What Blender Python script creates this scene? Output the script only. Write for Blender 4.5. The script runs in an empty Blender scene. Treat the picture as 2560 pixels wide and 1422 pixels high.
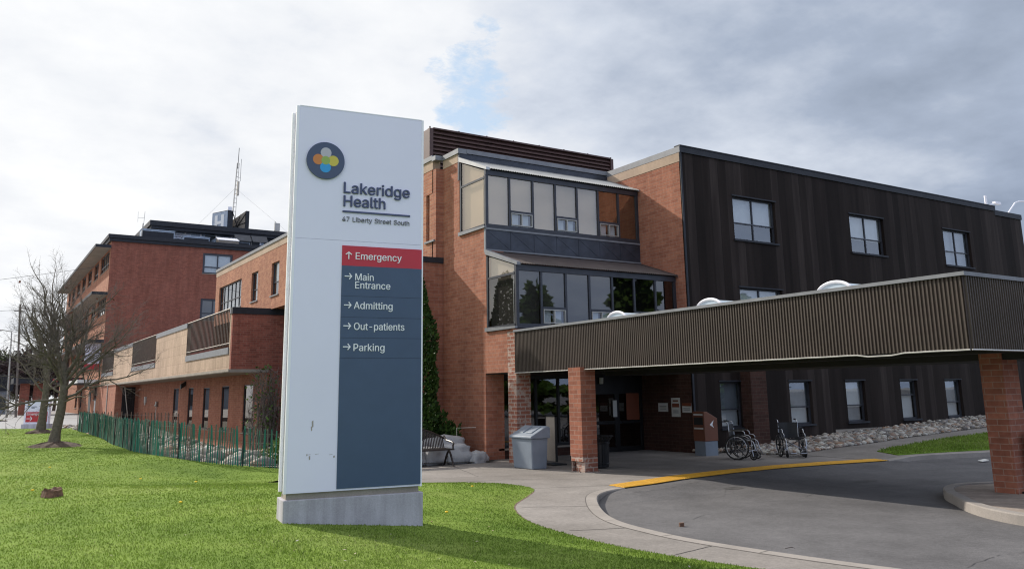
import bpy, bmesh, math, random
import numpy as np
from mathutils import Vector, Matrix, noise as mnoise
R = math.radians
scene = bpy.context.scene
COL = scene.collection
random.seed(7); rng = np.random.default_rng(7)

# ------------------------------------------------------------------ objects
BASE = {}

class MB:
    """collects faces and links them as ONE mesh object"""
    def __init__(s): s.v = []; s.f = []
    def add(s, vs, fs):
        n = len(s.v); s.v.extend(tuple(map(float, p)) for p in vs); s.f.extend(tuple(i + n for i in f) for f in fs); return s
    def quad(s, a, b, c, d): return s.add([a, b, c, d], [(0, 1, 2, 3)])
    def box(s, x0, x1, y0, y1, z0, z1):
        return s.add([(x0,y0,z0),(x1,y0,z0),(x1,y1,z0),(x0,y1,z0),(x0,y0,z1),(x1,y0,z1),(x1,y1,z1),(x0,y1,z1)],
                     [(0,3,2,1),(4,5,6,7),(0,1,5,4),(1,2,6,5),(2,3,7,6),(3,0,4,7)])
    def obox(s, o, u, v, w):
        o, u, v, w = map(Vector, (o, u, v, w))
        return s.add([o, o+u, o+u+v, o+v, o+w, o+u+w, o+u+v+w, o+v+w],
                     [(0,3,2,1),(4,5,6,7),(0,1,5,4),(1,2,6,5),(2,3,7,6),(3,0,4,7)])
    def prism(s, poly, w):
        n = len(poly); a = [Vector(p) for p in poly]; w = Vector(w); b = [p + w for p in a]
        return s.add(a + b, [tuple(range(n)), tuple(range(2*n-1, n-1, -1))] + [(i, i+n, (i+1) % n + n, (i+1) % n) for i in range(n)])
    def tube(s, pts, rad, n=8, cap=True, closed=False):
        pts = [Vector(p) for p in pts]; k = len(pts)
        if not hasattr(rad, '__len__'): rad = [rad]*k
        vs = []; up = None
        for i, p in enumerate(pts):
            if closed: d = pts[(i+1) % k] - pts[i-1]
            else: d = pts[min(i+1, k-1)] - pts[max(i-1, 0)]
            d.normalize()
            if up is None: up = d.orthogonal().normalized()
            up = (up - d*up.dot(d)); up = up.normalized() if up.length > 1e-6 else d.orthogonal().normalized()
            side = d.cross(up)
            for j in range(n):
                a = 2*math.pi*j/n; vs.append(p + (up*math.cos(a) + side*math.sin(a))*rad[i])
        fs = []
        for i in range(k if closed else k-1):
            for j in range(n):
                a, b = i*n, ((i+1) % k)*n
                fs.append((a+j, a+(j+1) % n, b+(j+1) % n, b+j))
        if cap and not closed: fs += [tuple(range(n-1, -1, -1)), tuple(range((k-1)*n, k*n))]
        return s.add(vs, fs)
    def lathe(s, c, prof, n=20):
        c = Vector(c); vs = []; k = len(prof)
        for r, z in prof:
            for j in range(n):
                a = 2*math.pi*j/n; vs.append(c + Vector((r*math.cos(a), r*math.sin(a), z)))
        fs = [(i*n+j, i*n+(j+1) % n, (i+1)*n+(j+1) % n, (i+1)*n+j) for i in range(k-1) for j in range(n)]
        return s.add(vs, fs)
    def build(s, name, mat, parent=None, smooth=False, bevel=0, **props):
        me = bpy.data.meshes.new(name)
        off = Vector((0, 0, 0))
        if parent is not None:
            off = BASE.get(parent.name, Vector((0, 0, 0)))
        me.from_pydata([tuple(Vector(p) - off) for p in s.v], [], s.f)
        me.materials.append(mat)
        if smooth: me.shade_smooth()
        o = bpy.data.objects.new(name, me); COL.objects.link(o)
        if parent is not None: o.parent = parent; BASE[o.name] = off
        if bevel:
            m = o.modifiers.new('bevel', 'BEVEL'); m.width = bevel; m.segments = 2; m.limit_method = 'ANGLE'
        for k, v in props.items(): o[k] = v
        return o

def thing(name, label, cat, loc=(0, 0, 0), rz=0, group=None, local=False):
    o = bpy.data.objects.new(name, None); COL.objects.link(o)
    o.empty_display_size = .2
    o.location = loc; o.rotation_euler = (0, 0, rz)
    o['label'] = label; o['category'] = cat
    if group: o['group'] = group
    BASE[o.name] = Vector((0, 0, 0)) if local else Vector(loc)
    return o
def tag(o, label, cat, group=None):
    o['label'] = label; o['category'] = cat
    if group: o['group'] = group
    return o
def copy_tree(o, parent=None):
    c = o.copy(); COL.objects.link(c)
    if parent is not None: c.parent = parent
    for ch in list(o.children): copy_tree(ch, c)
    return c
def np_mesh(name, V, F, mat, **props):
    """V (n,3) F (m,k) numpy arrays -> object"""
    me = bpy.data.meshes.new(name); k = F.shape[1]
    me.vertices.add(len(V)); me.vertices.foreach_set('co', np.ascontiguousarray(V, np.float32).ravel())
    me.loops.add(F.size); me.loops.foreach_set('vertex_index', np.ascontiguousarray(F, np.int32).ravel())
    me.polygons.add(len(F)); me.polygons.foreach_set('loop_start', np.arange(0, F.size, k, dtype=np.int32))
    me.update(calc_edges=True); me.validate(); me.materials.append(mat)
    o = bpy.data.objects.new(name, me); COL.objects.link(o)
    for a, b in props.items(): o[a] = b
    return o

# ------------------------------------------------------------------ materials
def nodes_of(name):
    m = bpy.data.materials.new(name); m.use_nodes = True
    nt = m.node_tree; return m, nt, nt.nodes['Principled BSDF']
def N(nt, typ, **kw):
    n = nt.nodes.new(typ)
    for k, v in kw.items():
        if k.startswith('_'): setattr(n, k[1:], v)
        else:
            key = k.replace('__', ' ')
            n.inputs[int(key[1:]) if key[0] == 'i' and key[1:].isdigit() else key].default_value = v
    return n
def L(nt, a, b): nt.links.new(a, b)
def rgba(c): return (c[0], c[1], c[2], 1)
def ramp(nt, fac, stops):
    r = nt.nodes.new('ShaderNodeValToRGB'); e = r.color_ramp.elements
    while len(e) < len(stops): e.new(.5)
    for i, (p, c) in enumerate(stops): e[i].position = p; e[i].color = rgba(c)
    L(nt, fac, r.inputs[0]); return r.outputs[0]
def mix(nt, fac, a, b, mode='MIX'):
    m = nt.nodes.new('ShaderNodeMix'); m.data_type = 'RGBA'; m.blend_type = mode
    for s, v in ((m.inputs[0], fac), (m.inputs[6], a), (m.inputs[7], b)):
        if hasattr(v, 'is_linked'): L(nt, v, s)
        else: s.default_value = v if not isinstance(v, tuple) else rgba(v)
    return m.outputs[2]
def math_(nt, op, a, b=None, clamp=False):
    m = nt.nodes.new('ShaderNodeMath'); m.operation = op; m.use_clamp = clamp
    for i, v in enumerate((a, b)):
        if v is None: continue
        if hasattr(v, 'is_linked'): L(nt, v, m.inputs[i])
        else: m.inputs[i].default_value = v
    return m.outputs[0]
def pos(nt): return nt.nodes.new('ShaderNodeNewGeometry').outputs['Position']
def noise_(nt, vec, scale, detail=5, rough=.6, stretch=None):
    if stretch:
        mp = nt.nodes.new('ShaderNodeMapping'); mp.inputs['Scale'].default_value = stretch; L(nt, vec, mp.inputs[0]); vec = mp.outputs[0]
    n = N(nt, 'ShaderNodeTexNoise', Scale=scale, Detail=detail, Roughness=rough); L(nt, vec, n.inputs['Vector'])
    return n.outputs['Fac']
def bump(nt, bs, h, strength, dist=.01):
    b = N(nt, 'ShaderNodeBump', Strength=strength, Distance=dist); L(nt, h, b.inputs['Height']); L(nt, b.outputs[0], bs.inputs['Normal'])

def plain(name, c, rough=.5, metal=0, var=.12, scale=3, spec=.5, b=0, bscale=40):
    """painted / moulded / cast surface with slight uneven tone"""
    m, nt, bs = nodes_of(name); p = pos(nt)
    n = noise_(nt, p, scale)
    lo = tuple(x*(1-var) for x in c); hi = tuple(min(1, x*(1+var)) for x in c)
    L(nt, ramp(nt, n, [(.3, lo), (.7, hi)]), bs.inputs['Base Color'])
    bs.inputs['Roughness'].default_value = rough; bs.inputs['Metallic'].default_value = metal
    bs.inputs['Specular IOR Level'].default_value = spec
    if b: bump(nt, bs, noise_(nt, p, bscale), b)
    return m
def brick(name, c1, c2, mortar, w=.36, h=.12, ms=.009, stain=.25, worn=0):
    m, nt, bs = nodes_of(name); p = pos(nt)
    s = nt.nodes.new('ShaderNodeSeparateXYZ'); L(nt, p, s.inputs[0])
    cb = nt.nodes.new('ShaderNodeCombineXYZ'); L(nt, math_(nt, 'ADD', s.outputs[0], s.outputs[1]), cb.inputs[0]); L(nt, s.outputs[2], cb.inputs[1])
    bt = N(nt, 'ShaderNodeTexBrick', Scale=1, Bias=-.1); bt.offset = .5
    bt.inputs['Color1'].default_value = rgba(c1); bt.inputs['Color2'].default_value = rgba(c2); bt.inputs['Mortar'].default_value = rgba(mortar)
    bt.inputs['Mortar Size'].default_value = ms; bt.inputs['Mortar Smooth'].default_value = .2
    bt.inputs['Brick Width'].default_value = w; bt.inputs['Row Height'].default_value = h
    L(nt, cb.outputs[0], bt.inputs['Vector'])
    c = mix(nt, .55, bt.outputs['Color'], ramp(nt, noise_(nt, p, 9, 4), [(.25, (.68, .64, .63)), (.75, (1.26, 1.24, 1.2))]), 'MULTIPLY')
    c = mix(nt, stain, c, ramp(nt, noise_(nt, p, .45, 6, .65, (1, 1, .5)), [(.3, (.5, .48, .46)), (.7, (1.4, 1.4, 1.4))]), 'MULTIPLY')
    c = mix(nt, .35, c, ramp(nt, noise_(nt, p, 2.2, 4, .6, (1, 1, .12)), [(.35, (.6, .57, .55)), (.6, (1.12, 1.12, 1.12))]), 'MULTIPLY')
    if worn: c = mix(nt, ramp(nt, noise_(nt, p, 3.5, 6, .7), [(.52, (0, 0, 0)), (.6, (.8, .8, .8))]), c, (.46, .38, .33))
    L(nt, c, bs.inputs['Base Color']); bs.inputs['Roughness'].default_value = .9; bs.inputs['Specular IOR Level'].default_value = .2
    bump(nt, bs, math_(nt, 'SUBTRACT', math_(nt, 'MULTIPLY', noise_(nt, p, 60), .4), bt.outputs['Fac']), .5, .006)
    return m
def cladding():
    m, nt, bs = nodes_of('dark_cladding'); p = pos(nt)
    s = nt.nodes.new('ShaderNodeSeparateXYZ'); L(nt, p, s.inputs[0])
    u = math_(nt, 'ADD', s.outputs[0], s.outputs[1])
    pid = math_(nt, 'FLOOR', math_(nt, 'MULTIPLY', u, 2.4))
    wn = nt.nodes.new('ShaderNodeTexWhiteNoise'); wn.noise_dimensions = '1D'; L(nt, pid, wn.inputs['W'])
    st = noise_(nt, p, 3.2, 5, .6, (1, 1, .09))
    t = math_(nt, 'ADD', math_(nt, 'MULTIPLY', wn.outputs['Value'], .42), math_(nt, 'MULTIPLY', st, .62))
    c = ramp(nt, t, [(.2, (.011, .0075, .0064)), (.45, (.022, .0155, .0135)), (.62, (.032, .0235, .021)), (.86, (.060, .046, .041))])
    seam = math_(nt, 'LESS_THAN', math_(nt, 'FRACT', math_(nt, 'MULTIPLY', u, 2.4)), .035)
    L(nt, mix(nt, math_(nt, 'MULTIPLY', seam, .6), c, (.008, .008, .008)), bs.inputs['Base Color'])
    bs.inputs['Roughness'].default_value = .7; bs.inputs['Specular IOR Level'].default_value = .1
    bump(nt, bs, math_(nt, 'SUBTRACT', noise_(nt, p, 30, 4, .6, (1, 1, .1)), seam), .25, .004)
    return m
def glass(name, tint, refl=.12, rough=.015, ior=1.6, warm=(.95, .97, 1, 1)):
    m, nt, bs = nodes_of(name); nt.nodes.remove(bs)
    out = nt.nodes['Material Output']
    g = N(nt, 'ShaderNodeBsdfGlossy', Roughness=rough); g.inputs['Color'].default_value = warm
    t = nt.nodes.new('ShaderNodeBsdfTransparent'); t.inputs[0].default_value = rgba(tint)
    ge = nt.nodes.new('ShaderNodeNewGeometry'); dt = nt.nodes.new('ShaderNodeVectorMath'); dt.operation = 'DOT_PRODUCT'
    L(nt, ge.outputs['Normal'], dt.inputs[0]); L(nt, ge.outputs['Incoming'], dt.inputs[1])
    r0 = ((ior-1)/(ior+1))**2 + refl
    fac = math_(nt, 'ADD', math_(nt, 'MULTIPLY', math_(nt, 'POWER', math_(nt, 'SUBTRACT', 1, math_(nt, 'ABSOLUTE', dt.outputs['Value'])), 5), 1-r0), r0, True)
    nb = N(nt, 'ShaderNodeBump', Strength=.03, Distance=.02); L(nt, noise_(nt, pos(nt), 1.3, 2), nb.inputs['Height']); L(nt, nb.outputs[0], g.inputs['Normal'])
    mx = nt.nodes.new('ShaderNodeMixShader'); L(nt, fac, mx.inputs[0])
    L(nt, t.outputs[0], mx.inputs[1]); L(nt, g.outputs[0], mx.inputs[2]); L(nt, mx.outputs[0], out.inputs[0])
    return m
def concrete(name, c, streak=0, crack=False, b=.3, sp=.18, slab=0):
    m, nt, bs = nodes_of(name); p = pos(nt)
    n = noise_(nt, p, 1.1, 8, .65); f = noise_(nt, p, 48, 4, .8)
    col = ramp(nt, n, [(.25, tuple(x*.78 for x in c)), (.75, tuple(x*1.18 for x in c))])
    col = mix(nt, .8, col, ramp(nt, f, [(.3, (1-sp,)*3), (.7, (1+sp,)*3)]), 'MULTIPLY')
    if slab or crack: col = mix(nt, .75, col, ramp(nt, noise_(nt, p, 13, 5, .75), [(.32, (.78, .78, .78)), (.5, (1, 1, 1)), (.68, (1.22, 1.22, 1.21))]), 'MULTIPLY')
    if slab: col = mix(nt, .7, col, ramp(nt, noise_(nt, p, .35, 3, .5), [(.35, (.8, .79, .77)), (.65, (1.14, 1.14, 1.14))]), 'MULTIPLY')
    if streak:
        col = mix(nt, streak, col, ramp(nt, noise_(nt, p, 5.5, 4, .6, (1, 1, .06)), [(.35, (.62, .6, .6)), (.62, (1.1, 1.1, 1.1))]), 'MULTIPLY')
    if crack:
        w = noise_(nt, p, 1.5, 4)
        sc = nt.nodes.new('ShaderNodeVectorMath'); sc.operation = 'ADD'; L(nt, p, sc.inputs[0]); cb = nt.nodes.new('ShaderNodeCombineXYZ'); L(nt, w, cb.inputs[0]); L(nt, w, cb.inputs[1]); L(nt, cb.outputs[0], sc.inputs[1])
        vo = N(nt, 'ShaderNodeTexVoronoi', Scale=.33); vo.feature = 'DISTANCE_TO_EDGE'; L(nt, sc.outputs[0], vo.inputs['Vector'])
        k = math_(nt, 'MULTIPLY', math_(nt, 'LESS_THAN', vo.outputs['Distance'], .006), math_(nt, 'GREATER_THAN', noise_(nt, p, .35, 2), .47))
        col = mix(nt, math_(nt, 'MULTIPLY', k, .0), col, (.03, .03, .03))
        # oil and tyre stains
        col = mix(nt, .6, col, ramp(nt, noise_(nt, p, .5, 4, .5), [(.3, (.72, .72, .73)), (.55, (1.06, 1.06, 1.06))]), 'MULTIPLY')
    L(nt, col, bs.inputs['Base Color']); bs.inputs['Roughness'].default_value = .9; bs.inputs['Specular IOR Level'].default_value = .25
    bump(nt, bs, f, b, .006)
    return m
def lawn_patches(nt, p):
    n = ramp(nt, noise_(nt, p, .32, 5, .62), [(.28, (.60, .68, .62)), (.5, (1, 1, 1.05)), (.70, (1.36, 1.20, 1.75))])
    return mix(nt, .8, n, ramp(nt, noise_(nt, p, 2.2, 5, .6), [(.3, (.74, .78, .74)), (.7, (1.25, 1.19, 1.45))]), 'MULTIPLY')
def turf(name, c):
    m, nt, bs = nodes_of(name); p = pos(nt)
    b = ramp(nt, noise_(nt, p, 38, 3, .7), [(.3, tuple(x*.7 for x in c)), (.7, tuple(x*1.25 for x in c))])
    L(nt, mix(nt, 1.0, b, lawn_patches(nt, p), 'MULTIPLY'), bs.inputs['Base Color']); bs.inputs['Roughness'].default_value = .95; bs.inputs['Specular IOR Level'].default_value = .1
    bump(nt, bs, noise_(nt, p, 70, 3), .6, .02)
    return m
def leafy(name, cols, rough=.6, trans=.25, patch=0):
    """colour varies leaf by leaf (mesh island)"""
    m, nt, bs = nodes_of(name)
    g = nt.nodes.new('ShaderNodeNewGeometry')
    r = ramp(nt, g.outputs['Random Per Island'], [(i/(len(cols)-1), c) for i, c in enumerate(cols)])
    c = mix(nt, .5, r, ramp(nt, noise_(nt, g.outputs['Position'], .9, 4), [(.3, (.6, .65, .6)), (.7, (1.35, 1.3, 1.2))]), 'MULTIPLY')
    if patch: c = mix(nt, 1.0, r, lawn_patches(nt, g.outputs['Position']), 'MULTIPLY')
    L(nt, c, bs.inputs['Base Color']); bs.inputs['Roughness'].default_value = rough; bs.inputs['Specular IOR Level'].default_value = .25 if not patch else .1
    if trans:
        out = nt.nodes['Material Output']; t = nt.nodes.new('ShaderNodeBsdfTranslucent'); L(nt, c, t.inputs[0])
        mx = N(nt, 'ShaderNodeMixShader', i0=trans); L(nt, bs.outputs[0], mx.inputs[1]); L(nt, t.outputs[0], mx.inputs[2]); L(nt, mx.outputs[0], out.inputs[0])
    return m
def emit(name, c, s):
    m, nt, bs = nodes_of(name); bs.inputs['Base Color'].default_value = rgba(c)
    bs.inputs['Emission Color'].default_value = rgba(c); bs.inputs['Emission Strength'].default_value = s
    return m

M = {}
M['brick'] = brick('orange_brick', (.40, .172, .112), (.30, .118, .078), (.35, .21, .16))
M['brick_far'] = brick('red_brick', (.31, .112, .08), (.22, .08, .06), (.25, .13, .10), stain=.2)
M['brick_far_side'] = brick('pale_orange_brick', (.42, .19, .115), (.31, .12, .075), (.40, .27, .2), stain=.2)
M['brick_shaded'] = brick('shaded_porch_brick', (.075, .036, .028), (.05, .025, .02), (.08, .055, .045))  # canopy shade mixed into the brick colour of porch walls and pilaster
M['brick_pier'] = brick('pier_brick', (.36, .145, .095), (.25, .095, .064), (.34, .21, .165), ms=.01)
M['brick_worn'] = brick('weathered_brick', (.34, .135, .09), (.24, .10, .075), (.40, .33, .29), ms=.016, stain=.5, worn=1)
M['coping'] = concrete('beige_stone_band', (.44, .33, .25), sp=.06)
M['beige'] = brick('beige_tile', (.50, .375, .285), (.45, .335, .25), (.33, .24, .18), w=.8, h=.62, ms=.012, stain=.35)
M['flash'] = plain('grey_flashing', (.20, .205, .225), .5, .1, .15)
M['darkflash'] = plain('dark_flashing', (.026, .028, .036), .6, 0, .25, spec=.3)
M['navy'] = plain('dark_metal_sheet', (.045, .050, .066), .42, .3, .35, 1.6)
M['frame'] = plain('dark_window_frame', (.045, .047, .058), .4, .3, .2)
M['alu'] = plain('grey_aluminium', (.42, .4, .37), .4, .5, .1)
M['cladding'] = cladding()
M['canopy'] = plain('brown_ribbed_metal', (.070, .052, .042), .5, .2, .18, 1.2)
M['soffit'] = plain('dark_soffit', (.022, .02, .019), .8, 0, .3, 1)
M['roofmetal'] = plain('silver_roof_sheet', (.42, .42, .42), .38, .6, .12)
M['roofbrown'] = plain('brown_roof_sheet', (.10, .08, .078), .45, .3, .2)
M['louvre'] = plain('brown_louvre', (.085, .045, .04), .55, .1, .2)
M['gravelroof'] = plain('roof_felt', (.16, .16, .16), .9)
M['white'] = plain('white_sign_panel', (.80, .785, .93), .32, 0, .02, .8)
M['whitetrim'] = plain('white_trim', (.88, .87, .93), .35, 0, .03)
M['signside'] = plain('sign_side_panel', (.80, .80, .88), .25, .1, .03)
M['signblue'] = plain('sign_blue', (.054, .088, .155), .35, 0, .05)
M['signred'] = plain('sign_red', (.52, .026, .042), .35, 0, .03)
M['letter'] = plain('white_letter', (.85, .86, .88), .4, 0, .02)
M['letterblue'] = plain('blue_letter', (.058, .072, .155), .4, 0, .03)
M['lettergrey'] = plain('grey_letter', (.15, .15, .17), .4, 0, .03)
M['plinth'] = concrete('cast_concrete', (.47, .455, .50), streak=.6)
M['walk'] = concrete('sidewalk_concrete', (.232, .212, .198), crack=False, b=.35, sp=.24, slab=1)
M['kerb'] = concrete('kerb_concrete', (.30, .272, .25), b=.3)
M['road'] = concrete('asphalt', (.122, .118, .122), crack=True, b=.6, sp=.42)
M['street'] = concrete('street_asphalt', (.30, .30, .31), sp=.08)
M['found'] = concrete('foundation_concrete', (.33, .29, .25))
M['drip'] = plain('pale_drip_edge', (.62, .60, .58), .3, .2, .1)
M['steel'] = plain('chrome', (.42, .42, .44), .3, 1, .05)
M['black'] = plain('black_plastic', (.012, .012, .013), .45, 0, .2)
M['blackmetal'] = plain('black_painted_steel', (.018, .018, .02), .4, .2, .3)
M['vinyl'] = plain('black_vinyl', (.014, .014, .016), .35, 0, .3)
M['bench'] = plain('brown_painted_steel', (.026, .018, .016), .45, .1, .2)
M['bin'] = plain('grey_bin_plastic', (.20, .235, .285), .5, 0, .12, 2, b=.1)
M['yellow'] = plain('yellow_tactile', (.68, .36, .03), .7, 0, .12, 8)
M['orange'] = plain('orange_panel', (.165, .058, .030), .5, 0, .08)
M['orangedark'] = plain('dull_orange_panel', (.20, .055, .025), .5, 0, .1)
M['paper'] = plain('white_paper', (.6, .6, .58), .7, 0, .05)
M['bark'] = plain('grey_brown_bark', (.13, .107, .082), .95, 0, .4, 9, b=.8, bscale=30)
M['twig'] = plain('twig_bark', (.15, .125, .112), .9, 0, .35, 3)
M['mulch'] = plain('bark_mulch', (.09, .062, .045), 1, 0, .5, 14, b=1)
M['picket'] = leafy('green_stained_slats', [(.014, .12, .09), (.022, .17, .125), (.04, .19, .14), (.17, .145, .125), (.016, .13, .10)], .7, 0)
M['picketbrown'] = leafy('unpainted_slats', [(.12, .085, .065), (.2, .15, .12), (.09, .07, .06)], .8, 0)
M['grass'] = leafy('grass_blades', [(.14, .22, .028), (.155, .24, .032), (.175, .262, .038), (.205, .285, .055), (.15, .23, .03), (.23, .275, .085)], .8, .4, patch=1)
M['stones'] = leafy('river_stones', [(.30, .27, .25), (.12, .11, .11), (.44, .41, .38), (.28, .18, .13), (.18, .17, .18), (.52, .50, .47), (.22, .19, .17)], .8, 0)
M['boulder'] = concrete('limestone', (.40, .40, .41), b=.8)
M['cedar'] = leafy('cedar_sprays', [(.014, .034, .006), (.03, .066, .012), (.07, .125, .024), (.02, .046, .008), (.048, .092, .016)], .6, .15)
M['shrub'] = leafy('shrub_leaves', [(.05, .10, .018), (.085, .16, .03), (.11, .19, .04), (.04, .08, .02)], .6, .25)
M['blossom'] = leafy('pale_blossom', [(.5, .45, .38), (.6, .55, .5), (.42, .36, .3)], .7, .2)
M['deadleaf'] = plain('dry_leaf', (.16, .045, .02), .8)
M['fartwig'] = leafy('far_twigs', [(.055, .04, .045), (.085, .065, .068), (.04, .03, .034)], .9, 0)
M['fargreen'] = leafy('far_leaves', [(.05, .07, .02), (.08, .11, .03), (.04, .055, .02)], .8, 0)
M['glass_bay'] = glass('tinted_porch_glass', (.80, .74, .66), .20, warm=(1, .9, .78, 1))
M['glass_low'] = glass('dark_porch_glass', (.24, .23, .22), .075, warm=(1, .96, .92, 1))
M['glass'] = glass('window_glass', (.85, .88, .88), .12)
M['glass_dark'] = glass('lobby_glass', (.45, .47, .47), .10)
M['skyglass'] = plain('skylight_acrylic', (.55, .64, .72), .25, 0, .05)
M['blind_tan'] = plain('tan_blind', (.57, .51, .44), .9, 0, .06, .8)
M['blind_brown'] = plain('brown_blind', (.09, .045, .027), .9, 0, .1)
M['blind_grey'] = plain('grey_blind', (.55, .56, .58), .9, 0, .05)
M['room_dark'] = plain('dark_room', (.05, .055, .062), .9, 0, .2)  # flat dark sheets standing in for unlit rooms behind glass
M['frosted'] = plain('grey_glazed_panel', (.20, .22, .25), .25, 0, .3, .7)
M['greybld'] = plain('grey_painted_wall', (.24, .27, .31), .8)
M['pipe'] = plain('pale_pipe', (.5, .46, .4), .6)
M['wood'] = plain('cut_wood', (.15, .08, .052), .9, 0, .5, 14, b=1)
M['logo_orange'] = plain('logo_orange', (.62, .22, .05), .4, 0, .02)
M['logo_grey'] = plain('logo_grey', (.5, .49, .54), .4, 0, .02)
M['logo_yellow'] = plain('logo_yellow', (.62, .52, .07), .4, 0, .02)
M['logo_blue'] = plain('logo_blue', (.03, .33, .70), .4, 0, .02)
M['logo_green'] = plain('logo_green', (.31, .44, .10), .4, 0, .02)
M['rust'] = plain('bare_patch', (.36, .32, .30), .8)
M['lamp'] = emit('lit_ceiling_lamp', (1, .85, .55), 4)
M['board'] = plain('roof_sign_blue', (.36, .43, .54), .5)

# ------------------------------------------------------------------ camera, sky, sun
cam_d = bpy.data.cameras.new('camera'); cam = bpy.data.objects.new('camera', cam_d); COL.objects.link(cam); scene.camera = cam
cam_d.sensor_width = 36; cam_d.lens = 2091/2560*36; cam_d.shift_y = -143/2560; cam_d.clip_end = 6000; cam_d.clip_start = .1
yaw, pitch, roll = R(57.42), R(11.18), R(-.887)
Mw = Matrix(((math.sin(yaw), -math.cos(yaw), 0), (0, 0, -1), (math.cos(yaw), math.sin(yaw), 0)))
cp, sp_ = math.cos(pitch), math.sin(pitch); cr, sr = math.cos(roll), math.sin(roll)
Mc = Matrix(((cr, -sr, 0), (sr, cr, 0), (0, 0, 1))) @ Matrix(((1, 0, 0), (0, cp, sp_), (0, -sp_, cp))) @ Mw
rx, ry, rz_ = Mc[0], -Mc[1], -Mc[2]
cam.matrix_world = Matrix(((rx[0], ry[0], rz_[0], 0), (rx[1], ry[1], rz_[1], 0), (rx[2], ry[2], rz_[2], 2.1), (0, 0, 0, 1)))

SUN = Vector((-.52, 1.43, 1)).normalized()
sl = bpy.data.lights.new('sun', 'SUN'); sl.energy = 4.5; sl.angle = R(1.2); sl.color = (1, .93, .82)
so = bpy.data.objects.new('sun', sl); COL.objects.link(so); so.rotation_euler = (-SUN).to_track_quat('-Z', 'Y').to_euler(); so.location = (0, 0, 60)

w = bpy.data.worlds.new('World'); scene.world = w; w.use_nodes = True; nt = w.node_tree
bg = nt.nodes['Background']
sky = nt.nodes.new('ShaderNodeTexSky'); sky.sky_type = 'NISHITA'; sky.sun_disc = False
sky.sun_elevation = math.asin(SUN.z); sky.sun_rotation = math.atan2(SUN.x, SUN.y); sky.dust_density = 2.0
tc = nt.nodes.new('ShaderNodeTexCoord'); nz = nt.nodes.new('ShaderNodeVectorMath'); nz.operation = 'NORMALIZE'; L(nt, tc.outputs['Generated'], nz.inputs[0])
D = nz.outputs[0]
sx = nt.nodes.new('ShaderNodeSeparateXYZ'); L(nt, D, sx.inputs[0])
den = math_(nt, 'ADD', math_(nt, 'MAXIMUM', sx.outputs[2], 0), .22)
cu = nt.nodes.new('ShaderNodeCombineXYZ'); L(nt, math_(nt, 'DIVIDE', sx.outputs[0], den), cu.inputs[0]); L(nt, math_(nt, 'DIVIDE', sx.outputs[1], den), cu.inputs[1])
UV = cu.outputs[0]
n1 = noise_(nt, UV, 1.25, 7, .52); n2 = noise_(nt, UV, 3.6, 8, .58)
def ddot(v):
    d = nt.nodes.new('ShaderNodeVectorMath'); d.operation = 'DOT_PRODUCT'; L(nt, D, d.inputs[0]); d.inputs[1].default_value = Vector(v).normalized(); return d.outputs['Value']
# forward scattering: clouds glow towards the sun, are grey opposite to it
sd = ddot(SUN)
t = math_(nt, 'ADD', math_(nt, 'MULTIPLY', sd, .20), .67)
t = math_(nt, 'ADD', t, math_(nt, 'MULTIPLY', math_(nt, 'SUBTRACT', n1, .5), 1.15))
t = math_(nt, 'ADD', t, math_(nt, 'MULTIPLY', math_(nt, 'SUBTRACT', n2, .5), .64))
# heavier bank of cloud low in the east (+X)
bank = math_(nt, 'MULTIPLY', math_(nt, 'SUBTRACT', ddot((.86, .46, .24)), .84), 3.2)
t = math_(nt, 'SUBTRACT', t, math_(nt, 'MAXIMUM', bank, 0), True)
cloud = ramp(nt, t, [(0, (.26, .31, .40)), (.25, (.37, .43, .54)), (.5, (.60, .65, .74)), (.74, (.81, .83, .865)), (1, (.945, .95, .955))])
cloud = mix(nt, math_(nt, 'MULTIPLY', math_(nt, 'SUBTRACT', .25, sd, True), 1.6, True), cloud, mix(nt, 1.0, cloud, (.90, 1.02, 1.24), 'MULTIPLY'))
# a gap of blue
g1 = math_(nt, 'SUBTRACT', 1, ddot((.468, .815, .335)))
gs = nt.nodes.new('ShaderNodeVectorMath'); gs.operation = 'DOT_PRODUCT'; L(nt, D, gs.inputs[0]); gs.inputs[1].default_value = (.86, -.50, 0)
g2 = math_(nt, 'MULTIPLY', math_(nt, 'POWER', gs.outputs['Value'], 2), 45)   # narrow across, tall upwards
gap = math_(nt, 'ADD', math_(nt, 'ADD', math_(nt, 'MULTIPLY', g1, 26), g2), math_(nt, 'MULTIPLY', math_(nt, 'SUBTRACT', noise_(nt, UV, 6.0, 9, .66), .5), .75))
gapm = ramp(nt, gap, [(.0, (1, 1, 1)), (.05, (.6, .6, .6)), (.10, (0, 0, 0))])
skyc = nt.nodes.new('ShaderNodeVectorMath'); skyc.operation = 'SCALE'; L(nt, sky.outputs[0], skyc.inputs[0]); skyc.inputs['Scale'].default_value = .12
blue = mix(nt, .6, skyc.outputs[0], (.60, .76, .93))
L(nt, mix(nt, gapm, cloud, blue), bg.inputs['Color']); bg.inputs['Strength'].default_value = 1.0
scene.render.engine = 'CYCLES'; scene.cycles.filter_width = 1.15
scene.view_settings.view_transform = 'Standard'; scene.view_settings.look = 'None'; scene.view_settings.exposure = .14; scene.view_settings.gamma = 1

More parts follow.
